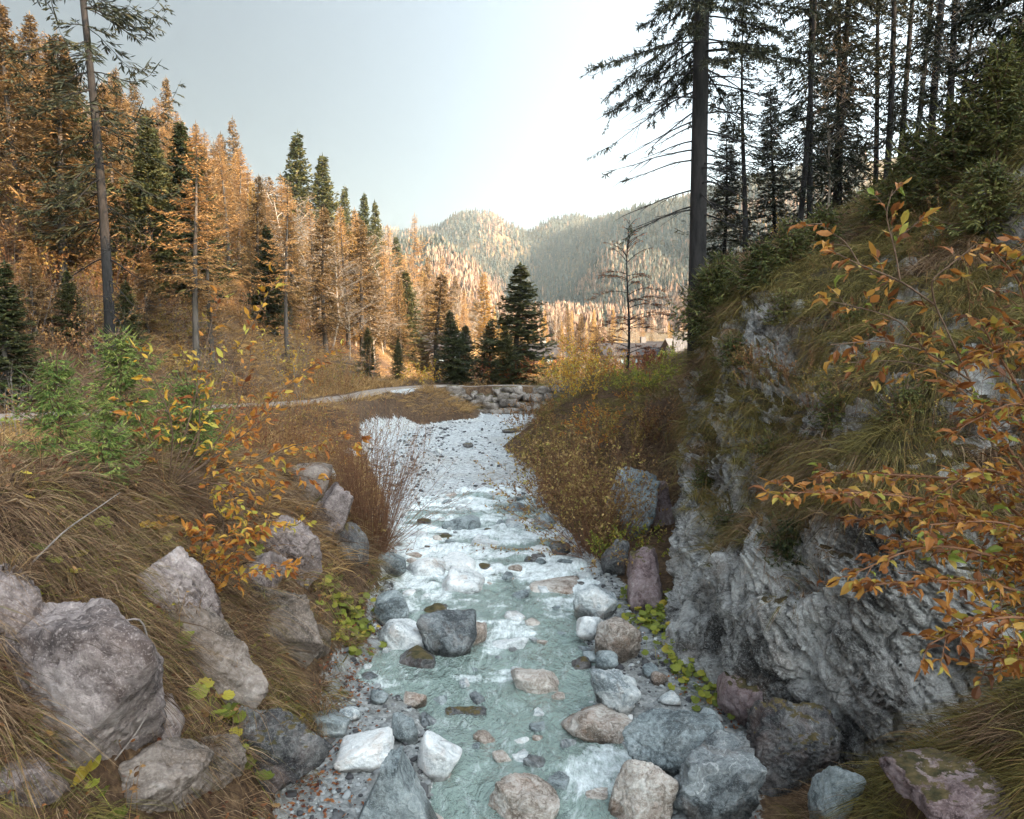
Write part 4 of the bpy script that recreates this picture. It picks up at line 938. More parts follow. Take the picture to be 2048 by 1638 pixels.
at_top('bare',0,1150,700,760,58,'pale bare sapling in front of the valley','tree')
at_top('bare',1,1230,680,760,60,'thin bare tree left of the grey chalet','tree')
at_top('bare',2,700,560,740,50,'slim pale bare tree on the sunlit slope','tree')
at_top('bare',0,622,570,720,44,'leaning pale bare tree before the sunlit slope','tree')
at_top('bare',1,665,470,640,72,'branchy pale bare tree high on the sunlit slope','tree')
# dark shaded spruces at the left
for k,(u,vt,vb,y,l) in enumerate(((60,150,640,30,'shaded olive spruce at the left edge'),(120,230,650,33,'shaded spruce just left of the near trunk'),(265,130,650,36,'bronze spruce just right of the near trunk'),
     (330,250,660,34,'dark ragged spruce between the near trunk and the sunlit slope'),(20,330,680,24,'drooping olive spruce at the left edge low on the slope'),(240,360,660,29,'shaded undergrowth spruce behind the near trunk'),
     (380,380,680,33,'brown shaded spruce at the edge of the sunlit slope'),(160,300,660,40,'tall shaded spruce hidden behind the near trunk'),(430,470,690,36,'thin olive spruce at the shadow edge'))):
    at_top(['spruce','dark','larch'][[0,1,0,1,0,1,0,0,0][k]], k % 2, u, vt, vb, y, l, 'tree', wide=1.15)
for k,(u,vt,vb,y,l) in enumerate(((15,520,700,18.5,'short drooping spruce at the left edge above the gravel road'),(75,480,690,20.5,'short olive spruce left of the near trunk'),(140,540,680,21,'knee of a small spruce beside the near trunk'),(300,500,690,25,'short olive spruce right of the near trunk'),(255,560,700,22,'small spruce right behind the young green ones'))):
    at_top(['dark','spruce'][k % 2], k % 2, u, vt, vb, y, l.replace('knee of a small spruce','small shaded spruce'), 'tree', wide=1.9)
# the slope's wood, tree by tree
lab = {'spruce': 'bronze spruce among many on the wooded left slope', 'larch': 'tan autumn larch among many on the wooded left slope', 'gold': 'golden larch among the wood of the left slope', 'bare': 'pale leafless tree among the wood of the left slope', 'dark': 'dark green spruce among the wood of the left slope'}
cnt = 0; near_n = 0; tries = 0
SKY_U = [-200, 0, 140, 210, 350, 400, 480, 530, 600, 700, 760, 850, 900, 960, 1000, 1080]; SKY_V = [-260, -90, 40, 130, 165, 240, 265, 340, 335, 400, 420, 450, 490, 550, 600, 650]
for _ in range(16000):
    tries += 1; nearp = near_n < 90 and tries < 4500
    y = rng.uniform(19.5, 44) if nearp else 34 + 113*rng.random()**1.2
    x = float(foot(y)) - (-1.0 if y > 75 else .8) - (rng.uniform(0, 20) if nearp else rng.exponential(13))
    if x < -.78*y-3 or x < -62: continue
    u = 1024+1460*x/(y*1.0)
    dmin = (1.6 if nearp else 1.75) + .012*y
    if nearp and (abs(x) > .74*y or 1024+1460*x/y > 430): continue
    if 600 < u < 860 and y < 52 and rng.random() < .8: continue
    if any((x-a)**2+(y-b_)**2 < dmin**2 for a, b_ in placed): continue
    shade_side = y < 40
    w_ = np.array([.30, .46, .06, .12, .06]) if not shade_side else np.array([.50, .20, 0, 0, .30])
    if float(foot(y))-x < 4 and not nearp: w_ = np.array([.18, .35, .22, .22, .03])
    kd = ['spruce','larch','gold','bare','dark'][rng.choice(5, p=w_/w_.sum())]
    H = rng.uniform(9, 15)*(1 if y < 90 else .9)*(.75 if kd in ('bare','gold') else 1)*(.75 if float(foot(y))-x < 3 else 1)
    vmin = np.interp(u, SKY_U, SKY_V) + abs(rng.normal(0, 45)); H = min(H, P(u, vmin, y)[2] - float(gz(x, y)))
    if H < 3.5: continue
    placed.append((x, y)); cnt += 1; near_n += nearp
    tree(kd, int(rng.integers(0, {'spruce':4,'larch':4,'gold':2,'bare':3,'dark':2}[kd])), x, y, H, lab[kd], 'tree', {'spruce':'bronze spruces on the left slope','larch':'larches on the left slope','gold':'golden larches on the left slope','bare':'leafless trees on the left slope','dark':'dark spruces on the left slope'}[kd], wide=rng.uniform(.9, 1.2)*(1.3 if y > 45 else 1.05)*(12/max(H, 5) if H < 12 else 1)**.4)
    if cnt >= 400: break
# sunlit trees on the valley floor
for _ in range(400):
    y = rng.uniform(95, 165); x = rng.uniform(-4, .36*y)
    if any((x-a)**2+(y-b_)**2 < 16 for a, b_ in placed) : continue
    if 1250 < 1024+1460*x/y and rng.random() < .75: continue
    placed.append((x, y)); kd = ['gold','larch','bare','spruce'][rng.choice(4, p=[.3,.4,.15,.15])]
    tree(kd, int(rng.integers(0, 2)), x, y, rng.uniform(5, 8.5), 'sunlit ' + {'gold':'golden larch','larch':'tan larch','bare':'pale leafless tree','spruce':'bronze spruce'}[kd] + ' in the wood across the valley floor', 'tree', 'sunlit trees on the valley floor')
# the slim bare tree with russet leaf sprays, right of the middle
def russet(seed, H):
    rng = np.random.default_rng(seed); T, C = B(), B()
    zz = np.linspace(-.3, H, 14); cx = .10*np.sin(zz*.8); T.tube(np.stack([cx, .05*np.sin(zz), zz], -1), .085*(1-zz/H*.85), 8)
    for k in range(44):
        h = rng.uniform(.12, .98)*H; L = (1.9*(1-(h/H)**2)+.35)*rng.uniform(.6, 1.15); az = rng.choice([0, math.pi])+rng.normal(0, .75); el = rng.normal(.0 if h < .7*H else .7, .15)
        t = np.linspace(0, 1, 7); pts = np.stack([np.interp(h, zz, cx)+L*t*math.cos(az), L*t*math.sin(az), h+L*t*math.sin(el)+.15*L*np.sin(t*3)], -1)
        T.tube(pts, .022*(1-t*.85), 4)
        for q in range(int(L*13)):
            u_ = rng.uniform(.25, 1); p = np.array([np.interp(u_, t, pts[:,c]) for c in range(3)]); a2 = az+rng.choice([-1,1])*rng.uniform(.4, 1.1); l2 = L*.3*rng.uniform(.5, 1)
            e = p+np.array([math.cos(a2), math.sin(a2), rng.normal(.1, .15)])*l2; T.tube([p, (p+e)/2+[0,0,.02], e], [.007,.005,.003], 3)
            m_ = 5 if h < .72*H else 2; w_ = rng.uniform(.2, 1, m_)[:, None]; lp = p+(e-p)*w_
            sprays(C, lp, np.stack([np.cos(a2+rng.normal(0,.8,m_)), np.sin(a2+rng.normal(0,.8,m_)), rng.normal(-.2,.2,m_)], -1), rng.uniform(.06,.12,m_), np.full(m_,.045), rng)
    return T, C
PR['russet', 0] = proto('russet', russet(7, 8), 'bark_dark', 'leaf_red')
def place_px(key, nm, u, vt, vb, y, h0, label, wide=1.):
    x = P(u, vb, y)[0]; z = float(gz(x, y)); H = P(u, vt, y)[2]-z
    t = obj(nm, None, None, (x, y, z), 0, (H/h0*wide, H/h0*wide, H/h0)); tag(t, label, 'tree')
    obj('trunk', PR[key][0], t); obj('crown', PR[key][1], t); return t
place_px(('russet',0), 'bare_tree', 1253, 440, 775, 36, 8, 'slim upright tree with a few russet leaves before the far mountain')
place_px(('russet',0), 'young_tree', 1035, 690, 785, 41, 8, 'small russet-leaved tree in front of the dark pointed spruce', 1.8)
# near spruce at the left, trunk seen whole
T, C = conifer(401, 19, 3.6, .20, .55, 4, .13, .36, .045, droop=.42, fine=5, dens=.9, dead=.55, bot_el=-.25, top_el=.35, ragged=.35, bark_r=.155)
t = obj('spruce_tree', None, None, (*P(205, 660, 21.5)[:2], 3.6), 1.0); tag(t, 'near spruce with bare lower trunk and dark boughs against the sky, on the left', 'tree'); t.location.z = float(gz(t.location.x, t.location.y))
t.rotation_euler = (0, -.012, 2.2)
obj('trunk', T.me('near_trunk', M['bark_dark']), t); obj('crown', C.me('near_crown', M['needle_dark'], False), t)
# tall dark trunk at the right with dead drooping branches
def big_right(seed=5, H=24):
    rng = np.random.default_rng(seed); T, C = B(), B(); D_ = B()
    zz = np.linspace(-1.5, H, 20); T.tube(np.stack([-.012*zz, 0*zz, zz], -1), .235*(1-zz/H*.55), 12)
    Pp, Dd, Ll = [], [], []
    hs_ = np.concatenate([np.linspace(4.4, 8.4, 34), np.linspace(8.0, 14, 70)])
    for h in hs_:
        deadb = h < 8.0; az = rng.uniform(0, 6.283) if not deadb else math.pi+rng.normal(0, 1.0) if rng.random() < .7 else rng.normal(0, .7)
        L = rng.uniform(1.3, 2.9) if deadb else rng.uniform(1.6, 3.3)
        el = rng.uniform(-.2, .15); t_ = np.linspace(0, 1, 9)
        pts = np.stack([-.012*h+L*t_*math.cos(az), L*t_*math.sin(az), h+L*(math.sin(el)*t_-.42*t_**1.6+.10*t_**4)+rng.normal(0,.015,9).cumsum()*L*.25], -1)
        D_.tube(pts, .024*(1-t_*.85), 5)
        for q in range(int(L*(6 if deadb else 10))):
            u_ = rng.uniform(.2, 1); p = np.array([np.interp(u_, t_, pts[:,c]) for c in range(3)]); a2 = az+rng.choice([-1,1])*rng.uniform(.25,.9); l2 = L*rng.uniform(.12,.32)*(1.1-u_*.5)
            e = p+np.array([math.cos(a2), math.sin(a2), rng.uniform(-.75,-.15)])*l2; mid = (p+e)/2+[0,0,.03*l2]
            D_.tube([p, mid, e], [.009,.006,.003], 3)
            if (not deadb) or (u_ > .75 and rng.random() < .25):
                m_ = 26; w_ = rng.uniform(0, 1, m_)[:, None]; lp = p+(e-p)*w_; dv = nrm(e-p)[None]+rng.normal(0, .75, (m_, 3)); dv[:, 2] -= .35
                Pp.append(lp); Dd.append(dv); Ll.append(rng.uniform(.07,.17,m_))
    pp = np.concatenate(Pp); sprays(C, pp, np.concatenate(Dd), np.concatenate(Ll), np.full(len(pp), .028), rng)
    return T, D_, C
T, D_, C = big_right()
x, y = P(1396, 600, 18.8)[0], 18.8
t = obj('spruce_tree', None, None, (x, y, 3.4)); tag(t, 'tall dark trunk with dead drooping branches right of the far mountain', 'tree')
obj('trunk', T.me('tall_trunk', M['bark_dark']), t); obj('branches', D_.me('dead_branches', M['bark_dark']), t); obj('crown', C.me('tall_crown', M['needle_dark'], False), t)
# open dark spruces on the right hill against the sky
for i in range(3): PR['open', i] = proto('open_spruce', conifer(420+i, 20, 2.2+.2*i, .10+.06*i, .44, 5, .16, .30, .05, droop=.45, fine=4, dens=.68, dead=.5, bot_el=-.5, top_el=.3, ragged=.5, tr=.0058, sparse_low=.2), 'bark_dark', 'needle_dark')
PR['open', 3] = proto('thick_spruce', conifer(431, 20, 2.6, .03, .34, 6, .15, .36, .06, droop=.5, fine=5, dens=.95, dead=.5, bot_el=-.5, top_el=.3, ragged=.4, tr=.007), 'bark_dark', 'needle_dark')
RT = [(1480,540,26,0,'thin dark spruce right beside the tall dark trunk'),(1592,470,25,1,'dark spruce with double stem above the mossy outcrop, left stem'),(1612,470,25.6,2,'dark spruce with double stem above the mossy outcrop, right stem'),
      (1690,420,29,3,'dense dark spruce, the thickest crown on the right hill'),(1738,400,31,0,'dense dark spruce touching the thickest crown from the right'),(1760,380,27,0,'dark straight spruce stem in the middle of the right hill'),
      (1795,380,30,1,'slender spruce pole with sparse twigs on the right hill'),(1838,360,32,2,'slenderest spruce pole against the bright sky'),(1876,330,24,0,'dark pole of a close pair near the right edge, left one'),
      (1893,330,24.5,1,'dark pole of a close pair near the right edge, right one'),(1925,330,27,2,'low broken spruce right of the pair of poles'),(1440,560,30,3,'dark undergrowth spruce behind the tall dark trunk'),
      (1535,520,32,3,'shaded spruce filling the gap above the outcrop crest'),(1655,440,34,2,'grey thin spruce behind the dense dark ones'),(2030,300,20,3,'leaning dark spruce at the upper right corner')]
for u, vb, y, i, l in RT:
    x = P(u, vb, y)[0]; z = float(gz(x, y)); z = min(z, P(u, vb, y)[2]+.6) if u != 2030 else 8.2
    z = max(z, P(u, vb, y)[2]-2.2)
    big = {1440: 9, 1535: 9, 1925: 9, 1480: 12}.get(u, rng.uniform(17, 23))
    t = obj('spruce_tree', None, None, (x, y, z-.3), rng.uniform(0, 6.28), (big/20*(1.9 if big < 13 else 1),)*2+(big/20,)); tag(t, l, 'tree')
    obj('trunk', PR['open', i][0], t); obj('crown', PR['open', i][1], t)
for k, (u, vb, y, l) in enumerate(((1950,330,22,'thin leafless sapling near the right edge, before the sky'),(1975,320,23,'second leafless sapling right of the first by the right edge'),(1655,445,28,'short leafless shrubby tree under the dense dark spruces'))):
    x = P(u, vb, y)[0]; t = tree('bare', k, x, y, 6.5, l, 'tree', z=P(u, vb, y)[2]-.4)

# ------------------------------------------------------------------ grass
def blades(b, pos, d, ln, wd, fall, rng, seg=3):
    """curved blades: start along d, bend towards fall"""
    n = len(pos); side = nrm(np.cross(d, rng.normal(0, 1, (n, 3)))); V = np.zeros((n, seg+1, 2, 3))
    for i in range(seg+1):
        t = i/seg; c = pos + ln[:,None]*(d*t*(1-.25*t) + fall*t*t)
        w = wd*(1-.92*t**1.5)/2
        V[:,i,0] = c - side*w[:,None]; V[:,i,1] = c + side*w[:,None]
    o = (np.arange(n)*(seg+1)*2)[:,None]
    q = np.concatenate([o + np.array([[2*i, 2*i+1, 2*i+3, 2*i+2]]) for i in range(seg)])
    b.add(V.reshape(-1,3), q)
def near_rock(x, y, f=.85):
    m_ = np.zeros(len(x), bool)
    for rx, ry, rr, _ in ROCKS: m_ |= (x-rx)**2 + (y-ry)**2 < (rr*f)**2
    return m_
def tufts(b, x, y, z, nrmv, nb, ln, wd, rng, spread=.14, lean=.7, droop=.75):
    n = len(x); idx = np.repeat(np.arange(n), nb); m_ = len(idx)
    a = rng.uniform(0, 6.28, m_); rr = spread*np.sqrt(rng.random(m_)); N = nrmv[idx]
    down = N*N[:,2:3] - np.array([0,0,1.]); dl_ = np.linalg.norm(down, axis=1, keepdims=True)
    down = np.where(dl_ > .05, down/np.maximum(dl_, .05), 0)*np.clip(dl_*1.8, 0, 1)
    r_ = np.stack([np.cos(a), np.sin(a), 0*a], -1)
    tdir = rng.normal(0, .55, (n, 3))[idx] + rng.normal(0, .25, (m_, 3)); tdir[:, 2] = 0
    d = nrm(N*.75 + np.array([0,0,.5]) + r_*lean*rng.random(m_)[:,None] + tdir)
    fall = down*droop*.75 + r_*.25 - np.array([0,0,1.])*droop*rng.uniform(.3, 1.0, m_)[:,None]
    L = ln[idx]*rng.uniform(.35, 1.35, m_)*(.6+.8*rng.random(n))[idx]
    pos = np.stack([x, y, z], -1)[idx] + r_*rr[:,None]; 
    blades(b, pos - N*.03, d, L, wd*np.exp(rng.normal(-.05, .4, m_)), fall, rng)
def on_ground(x, y): return gz(x, y), gn(x, y)
rng = np.random.default_rng(77)
def scatter(n, x0, x1, y0, y1, bias=1.0):
    y = y0+(y1-y0)*rng.random(n)**bias; x = rng.uniform(x0, x1, n); return x, y
infr = lambda x, y: (np.abs(x) < .74*y+.6)
b = B(); b2 = B(); b3 = B()
# near left bank: long draping dry grass
x, y = scatter(4200, -8.5, -1.2, 4.2, 16, 1.1); d_ = Lx(y)-x
kp = infr(x, y) & (d_ > .03) & ~near_rock(x, y, .8) & (rng.random(len(x)) < np.clip(d_*1.2, .25, 1)) & (n2(x, y, .8, 3, 101) > -.35)
x, y = x[kp], y[kp]; z, N_ = on_ground(x, y); sel = n2(x, y, .5, 3, 102) > .22
tufts(b, x[~sel], y[~sel], z[~sel], N_[~sel], 42, np.full((~sel).sum(), .52), .0065, rng)
tufts(b2, x[sel], y[sel], z[sel], N_[sel], 42, np.full(sel.sum(), .42), .0075, rng)
x, y = scatter(1100, -5, -1.6, 4.2, 9.5, 1.0); d_ = Lx(y)-x; kp = infr(x, y) & (d_ > -.05) & (d_ < 2.6) & ~near_rock(x, y, .6); x, y = x[kp], y[kp]; z, N_ = on_ground(x, y); sel = rng.random(len(x)) < .35
tufts(b, x[~sel], y[~sel], z[~sel], N_[~sel], 34, np.full((~sel).sum(), .34), .006, rng); tufts(b2, x[sel], y[sel], z[sel], N_[sel], 34, np.full(sel.sum(), .32), .007, rng)
# terrace
x, y = scatter(7500, -16, -1.5, 9, 40, 1.0); d_ = Lx(y)-x
kp = infr(x, y) & (d_ > .5) & (np.abs(x-road_c(y)) > np.interp(y, [14, 19], [2.0, .8])) & ~((y > WY-.4) & (x > -5.8)) & (spur_w(x, y) < .3) & ~((y > 14) & (y < 40) & near_rock(x, y))
x, y = x[kp], y[kp]; z, N_ = on_ground(x, y); sel = n2(x, y, .25, 3, 103) + .03*(y-22) > .05
tufts(b, x[~sel], y[~sel], z[~sel], N_[~sel], 16, rng.uniform(.3, .75, (~sel).sum()), .013, rng, .22, .8, .45)
tufts(b3, x[sel], y[sel], z[sel], N_[sel], 16, rng.uniform(.3, .7, sel.sum()), .015, rng, .22, .8, .45)
# slope foot and meadow behind the road
x, y = scatter(7000, -34, 8, 26, 95, 1.2)
kp = infr(x, y) & ~((y < WY+3.0) & (x > foot(y)+1)) & (np.abs(x-road_c(y)) > 1.2)
x, y = x[kp], y[kp]; z, N_ = on_ground(x, y)
tufts(b3, x, y, z, N_, 8, rng.uniform(.35, .8, len(x)), .035, rng, .35, .9, .5)
# right gentle bank
x, y = scatter(3600, .5, 9.5, 16.5, 40, 1.1); d_ = x-Rx(y)
kp = infr(x, y) & (d_ > .15) & ~near_rock(x, y)
x, y = x[kp], y[kp]; z, N_ = on_ground(x, y); sel = n2(x, y, .45, 3, 104) > .0
tufts(b, x[~sel], y[~sel], z[~sel], N_[~sel], 24, rng.uniform(.3, .6, (~sel).sum()), .012, rng, .2, .8, .6)
tufts(b2, x[sel], y[sel], z[sel], N_[sel], 24, rng.uniform(.25, .5, sel.sum()), .013, rng, .2, .8, .6)
# mound in the lower right
x, y = scatter(1500, 1.8, 6.5, 3.6, 7.2, 1.0); d_ = x-Rx(y)
kp = infr(x, y) & (d_ > .35) & ~near_rock(x, y, .7) & (y < 6.7+.0*x)
x, y = x[kp], y[kp]; z, N_ = on_ground(x, y); sel = n2(x, y, .9, 3, 105) > -.05
tufts(b, x[~sel], y[~sel], z[~sel], N_[~sel], 55, np.full((~sel).sum(), .42), .006, rng)
tufts(b2, x[sel], y[sel], z[sel], N_[sel], 55, np.full(sel.sum(), .40), .0065, rng)
# turf on the outcrop
OVf = OV.reshape(-1,3); ONf = ON.reshape(-1,3); gw = (grassy.reshape(-1)*(ONf[:,2] > .25)); area = np.linalg.norm(np.cross(np.gradient(OV, axis=0), np.gradient(OV, axis=1)), axis=-1).reshape(-1)
vis = infr(OVf[:,0], OVf[:,1]); pw = gw*area*vis; pw /= pw.sum()
ii = rng.choice(len(OVf), 7500, p=pw); p_ = OVf[ii]; sel = n2(p_[:,0], p_[:,1], .5, 3, 106) > .12
N_ = ONf[ii]; big_ = rng.uniform(.2, .6, len(ii))
tufts(b2, *p_[~sel].T, N_[~sel], 34, big_[~sel], .0085, rng, .14, .9, .8)
tufts(b, *p_[sel].T, N_[sel], 34, big_[sel], .008, rng, .14, .9, .8)
# grass creeping over the boulders of the left bank
for Vr, c_, w_ in LEFT:
    d_ = Vr-c_; sc_ = (d_[:,2]/np.abs(d_[:,2]).max())*.8 + (-d_[:,0]*.5+d_[:,1]*.3)/w_*1.6
    k_ = np.nonzero(sc_ > .72)[0]
    if len(k_) < 5: continue
    k_ = rng.choice(k_, int(min(26, 10+14*w_))); p_ = Vr[k_]-np.array([0,0,.04]); N_ = nrm(nrm(d_[k_])*.6+np.array([.15,-.1,.7]))
    tufts(b, *p_.T, N_, 30, np.full(len(k_), .42), .006, rng, .10, .9, .95)
# tufts hanging in patches from joints of the steep face
pm = (OVf[:,2] > 2.2+.5*n2(OVf[:,0], OVf[:,1], .8, 2, 111)) & (ONf[:,2] > -.1) & (ONf[:,2] < .6) & vis & (fbm(OVf*.75, 3, 112) > .10)
ii = rng.choice(np.nonzero(pm)[0], 1700); p_ = OVf[ii]; N_ = nrm(ONf[ii]+np.array([0,0,.35]))
tufts(b2, *p_[:1150].T, N_[:1150], 30, rng.uniform(.2, .5, 1150), .008, rng, .12, .9, 1.0); tufts(b, *p_[1150:].T, N_[1150:], 30, rng.uniform(.25, .55, 550), .008, rng, .12, .9, 1.0)
struct(obj('dry_grass', b.me('dry_grass', M['grass'], False)), 'stuff')
struct(obj('olive_grass', b2.me('olive_grass', M['grass_olive'], False)), 'stuff')
struct(obj('golden_grass', b3.me('golden_grass', M['grass_gold'], False)), 'stuff')

# ------------------------------------------------------------------ leaves, shrubs, saplings
LEAF = np.array([[0,0,0],[.33,0,.05],[.7,0,.03],[1,0,-.10],[.33,.26,.11],[.7,.20,.08],[.33,-.26,.11],[.7,-.20,.08]], float)
LT = np.array([[0,1,4],[0,6,1],[2,3,5],[2,7,3]]); LQ = np.array([[1,2,5,4],[1,6,7,2]])
def leaves(b, pos, d, ln, rng, flat=.5, w=1.):
    n = len(pos); up = nrm(rng.normal(0, flat, (n,3)) + np.array([0,0,1.])); X_, Y_, Z_ = basis(d, up); l = ln[:,None]
    b.inst(LEAF, [LT, LQ], pos, X_*l, Y_*l*w, Z_*l*rng.uniform(-1.2, 3.2, (n,1)))
def curve(pts, n=14):
    pts = np.asarray(pts, float); t = np.linspace(0, len(pts)-1, n); c = np.stack([np.interp(t, range(len(pts)), pts[:,k]) for k in range(3)], -1)
    for _ in range(2): c[1:-1] = (c[:-2]+2*c[1:-1]+c[2:])/4
    return c
def side_twigs(T, L, c, rng, gap, tl, leaf, per, fold=.45, flat=.5, u0=.15, r_=.004, drop=.1, horiz=True):
    ln = np.linalg.norm(np.diff(c, axis=0), axis=1); cum = np.concatenate([[0], np.cumsum(ln)]); tot = cum[-1]; s = tot*u0; sg = 1
    Pp, Dd = [], []
    while s < tot:
        p = np.array([np.interp(s, cum, c[:,k]) for k in range(3)]); i = min(np.searchsorted(cum, s), len(c)-1); tg = nrm(c[i]-c[max(i-1,0)])
        sd = nrm(np.cross(tg, [0,0,1])) if horiz else nrm(np.cross(tg, rng.normal(size=3)))
        dv = nrm(tg*.75 + sd*sg*rng.uniform(.5, 1.1) + np.array([0,0,rng.normal(0,.22)])); l2 = tl*rng.uniform(.4, 1.2)*(1-.5*s/tot)
        e = p + dv*l2; mid = p+dv*l2*.5+np.array([0,0,.03*l2]); e = e-np.array([0,0,drop*l2]); T.tube([p, mid, e], [r_, r_*.7, r_*.4], 4)
        for k in range(per):
            w_ = rng.uniform(.15, 1.0); pp = p+(e-p)*w_; s2 = nrm(np.cross(dv, [0,0,1]))*rng.choice([-1,1])
            Pp.append(pp); Dd.append(nrm(dv*.6 + s2*rng.uniform(.2, 1.1) + np.array([0,0,rng.normal(-.15,.3)])))
        Pp.append(e); Dd.append(dv+np.array([0,0,-.2])); sg = -sg; s += gap*rng.uniform(.6, 1.4)
    if L is not None and Pp:
        Pp = np.array(Pp); leaves(L, Pp, np.array(Dd), leaf*np.clip(np.exp(rng.normal(-.08, .32, len(Pp))), .35, 1.6), rng, flat, .78)
def P3(l): return [P(*q) for q in l]
M['leaf_beech'] = mat_leaf('beech_leaves', [(0, (.09, .035, .014)), (.3, (.24, .085, .022)), (.6, (.38, .16, .035)), (.82, (.46, .26, .055)), (.94, (.36, .31, .06)), (1, (.20, .25, .045))], .4, .5, 0)
# copper-leaved sapling reaching in from the right
rng = np.random.default_rng(91)
t = obj('beech_sapling', None, None, (*P(2230, 1500, 5.2)[:2], 1.2)); tag(t, 'copper-leaved sapling spreading low boughs in from the right edge over the cliff foot', 'sapling')
T, L = B(), B(); T0 = np.array(t.location)
root = P(2200, 1400, 5.2); root[2] = 1.2
stem = curve([root, P(2160,1250,5.2), P(2110,1000,5.2), P(2090,760,5.3), P(2060,520,5.4)]); T.tube(stem-T0, np.linspace(.045,.015,14), 7)
BR = [[(2150,1180,5.2),(1980,1020,5.0),(1760,985,4.9),(1545,985,4.9)],[(2150,1130,5.2),(1960,960,5.3),(1800,950,5.4),(1640,945,5.5)],[(2160,1250,5.1),(2000,1110,4.7),(1850,1085,4.6),(1690,1155,4.6)],
      [(2160,1250,5.1),(2020,1170,4.6),(1880,1160,4.5),(1740,1170,4.4)],[(2170,1320,5.1),(2060,1230,4.4),(1960,1240,4.3),(1855,1290,4.3)],[(2170,1320,5.1),(2080,1290,4.5),(1990,1290,4.4),(1900,1230,4.4)],
      [(2120,1050,5.2),(2020,900,5.0),(1950,800,5.0),(1890,760,5.0)],[(2100,900,5.3),(2040,780,5.2),(1985,690,5.2),(1960,640,5.2)],[(2090,760,5.3),(2060,640,5.2),(2040,560,5.2),(1985,500,5.2)],
      [(2120,1050,5.2),(2040,960,4.8),(1960,930,4.7),(1850,1010,4.7)],[(2100,900,5.3),(2080,830,5.0),(2030,800,4.9),(1930,850,4.9)],[(2140,1120,5.2),(2060,1060,4.6),(1980,1040,4.5),(1860,1050,4.5)],
      [(2150,1150,5.2),(2060,1120,5.0),(1900,1090,5.0),(1780,1080,5.1)],[(2150,1180,5.2),(2000,1060,5.5),(1850,1030,5.6),(1700,1040,5.7)],[(2170,1350,5.1),(2090,1330,4.6),(2030,1310,4.5),(1960,1330,4.5)],[(2080,700,5.3),(2060,680,5.0),(2020,690,5.0),(1950,720,5.0)]]
for k_ in range(12):    # unseen boughs added past the right edge to shade the lower corner
    u_, v_, y_ = 2110+35*k_, 420+95*(k_ % 6), 4.6+.25*(k_ % 5); BR.append([(2130, v_+120, 5.2), (u_, v_+40, y_+.1), (u_+110, v_, y_-.2), (u_+230, v_-10, y_-.4)])
for br in BR:
    c = curve(P3(br))-T0; T.tube(c, np.linspace(.013,.004,14), 5); side_twigs(T, L, c, rng, .058, .34, .084, 6)
obj('branches', T.me('sapling_branches', M['twig_red']), t); obj('leaves', L.me('sapling_leaves', M['leaf_beech'], False), t)
# taller shrub in front of the outcrop top, leaves in bunches
t = obj('alder_shrub', None, None, P(2010, 1010, 6.3)); tag(t, 'forked shrub with bunches of orange leaves before the upper outcrop', 'shrub'); T0 = np.array(t.location); T, L = B(), B()
for c_, r_ in (([(2010,1010,6.3),(1985,880,6.3),(1940,760,6.3),(1870,610,6.3)],.016),([(1870,610,6.3),(1800,560,6.2),(1720,530,6.2),(1670,505,6.2)],.010),([(1870,610,6.3),(1860,560,6.2),(1900,530,6.2),(1950,490,6.2)],.009),
      ([(1800,560,6.2),(1790,500,6.2),(1770,430,6.2),(1785,380,6.2)],.008),([(1940,760,6.3),(1850,700,6.2),(1760,680,6.2),(1660,690,6.2)],.010),([(1960,800,6.3),(1880,740,6.3),(1800,720,6.3),(1700,725,6.3)],.008),
      ([(1720,530,6.2),(1690,480,6.2),(1650,460,6.2),(1640,440,6.2)],.007),([(1850,700,6.2),(1800,640,6.2),(1740,620,6.2),(1650,600,6.2)],.008),([(1790,480,6.2),(1830,450,6.2),(1850,430,6.2),(1870,425,6.2)],.006)):
    c = curve(P3(c_))-T0; T.tube(c, np.linspace(r_, r_*.45, 14), 5); side_twigs(T, L, c, rng, .11, .30, .105, 4, u0=.35, flat=.7, horiz=False)
obj('branches', T.me('shrub_branches', M['twig']), t); obj('leaves', L.me('shrub_leaves', M['leaf_beech'], False), t)
# sallow shrub on the left bank
rng = np.random.default_rng(92)
base = G(335, 985); t = obj('sallow_shrub', None, None, base); tag(t, 'sallow shrub with orange and yellow leaves fanning out of the left bank', 'shrub'); T, L, L2 = B(), B(), B(); by = base[1]
for k, c_ in enumerate(([(335,985),(420,820),(480,690),(560,560)],[(335,985),(390,800),(420,640),(440,590)],[(335,985),(470,880),(580,760),(690,690)],[(335,985),(350,850),(300,740),(270,700)],[(335,985),(500,930),(600,880),(720,880)],
      [(335,985),(450,900),(540,830),(560,780)],[(335,985),(400,900),(400,780),(360,700)],[(335,985),(480,960),(520,1000),(560,960)],[(335,985),(430,960),(480,1010),(500,1080)],[(335,985),(440,1000),(450,1080),(400,1120)],[(335,985),(300,880),(270,830),(245,800)],
      [(335,985),(460,860),(500,740),(510,640)],[(335,985),(480,1010),(580,1060),(610,1040)],[(335,985),(400,1030),(420,1090),(430,1140)],[(335,985),(450,930),(560,940),(640,960)])):
    yy = by + rng.uniform(-.9, .5); c = curve([base]+[P(u, v, by+(yy-by)*(i+1)/3) for i, (u, v) in enumerate(c_[1:])])-base
    c = c + np.cumsum(rng.normal(0, .006, c.shape), 0)*np.linspace(0,1,14)[:,None]; T.tube(c, np.linspace(.011,.003,14), 5)
    side_twigs(T, (L if k % 3 else L2), c, rng, .085, .24, .098, 1 if k in (0,1,3,11) else 3, u0=.3, flat=1.0, horiz=False)
obj('stems', T.me('sallow_stems', M['twig']), t); obj('leaves', L.me('sallow_leaves', M['leaf_orange'], False), t); obj('yellow_leaves', L2.me('sallow_yellow_leaves', M['leaf_yellow'], False), t)
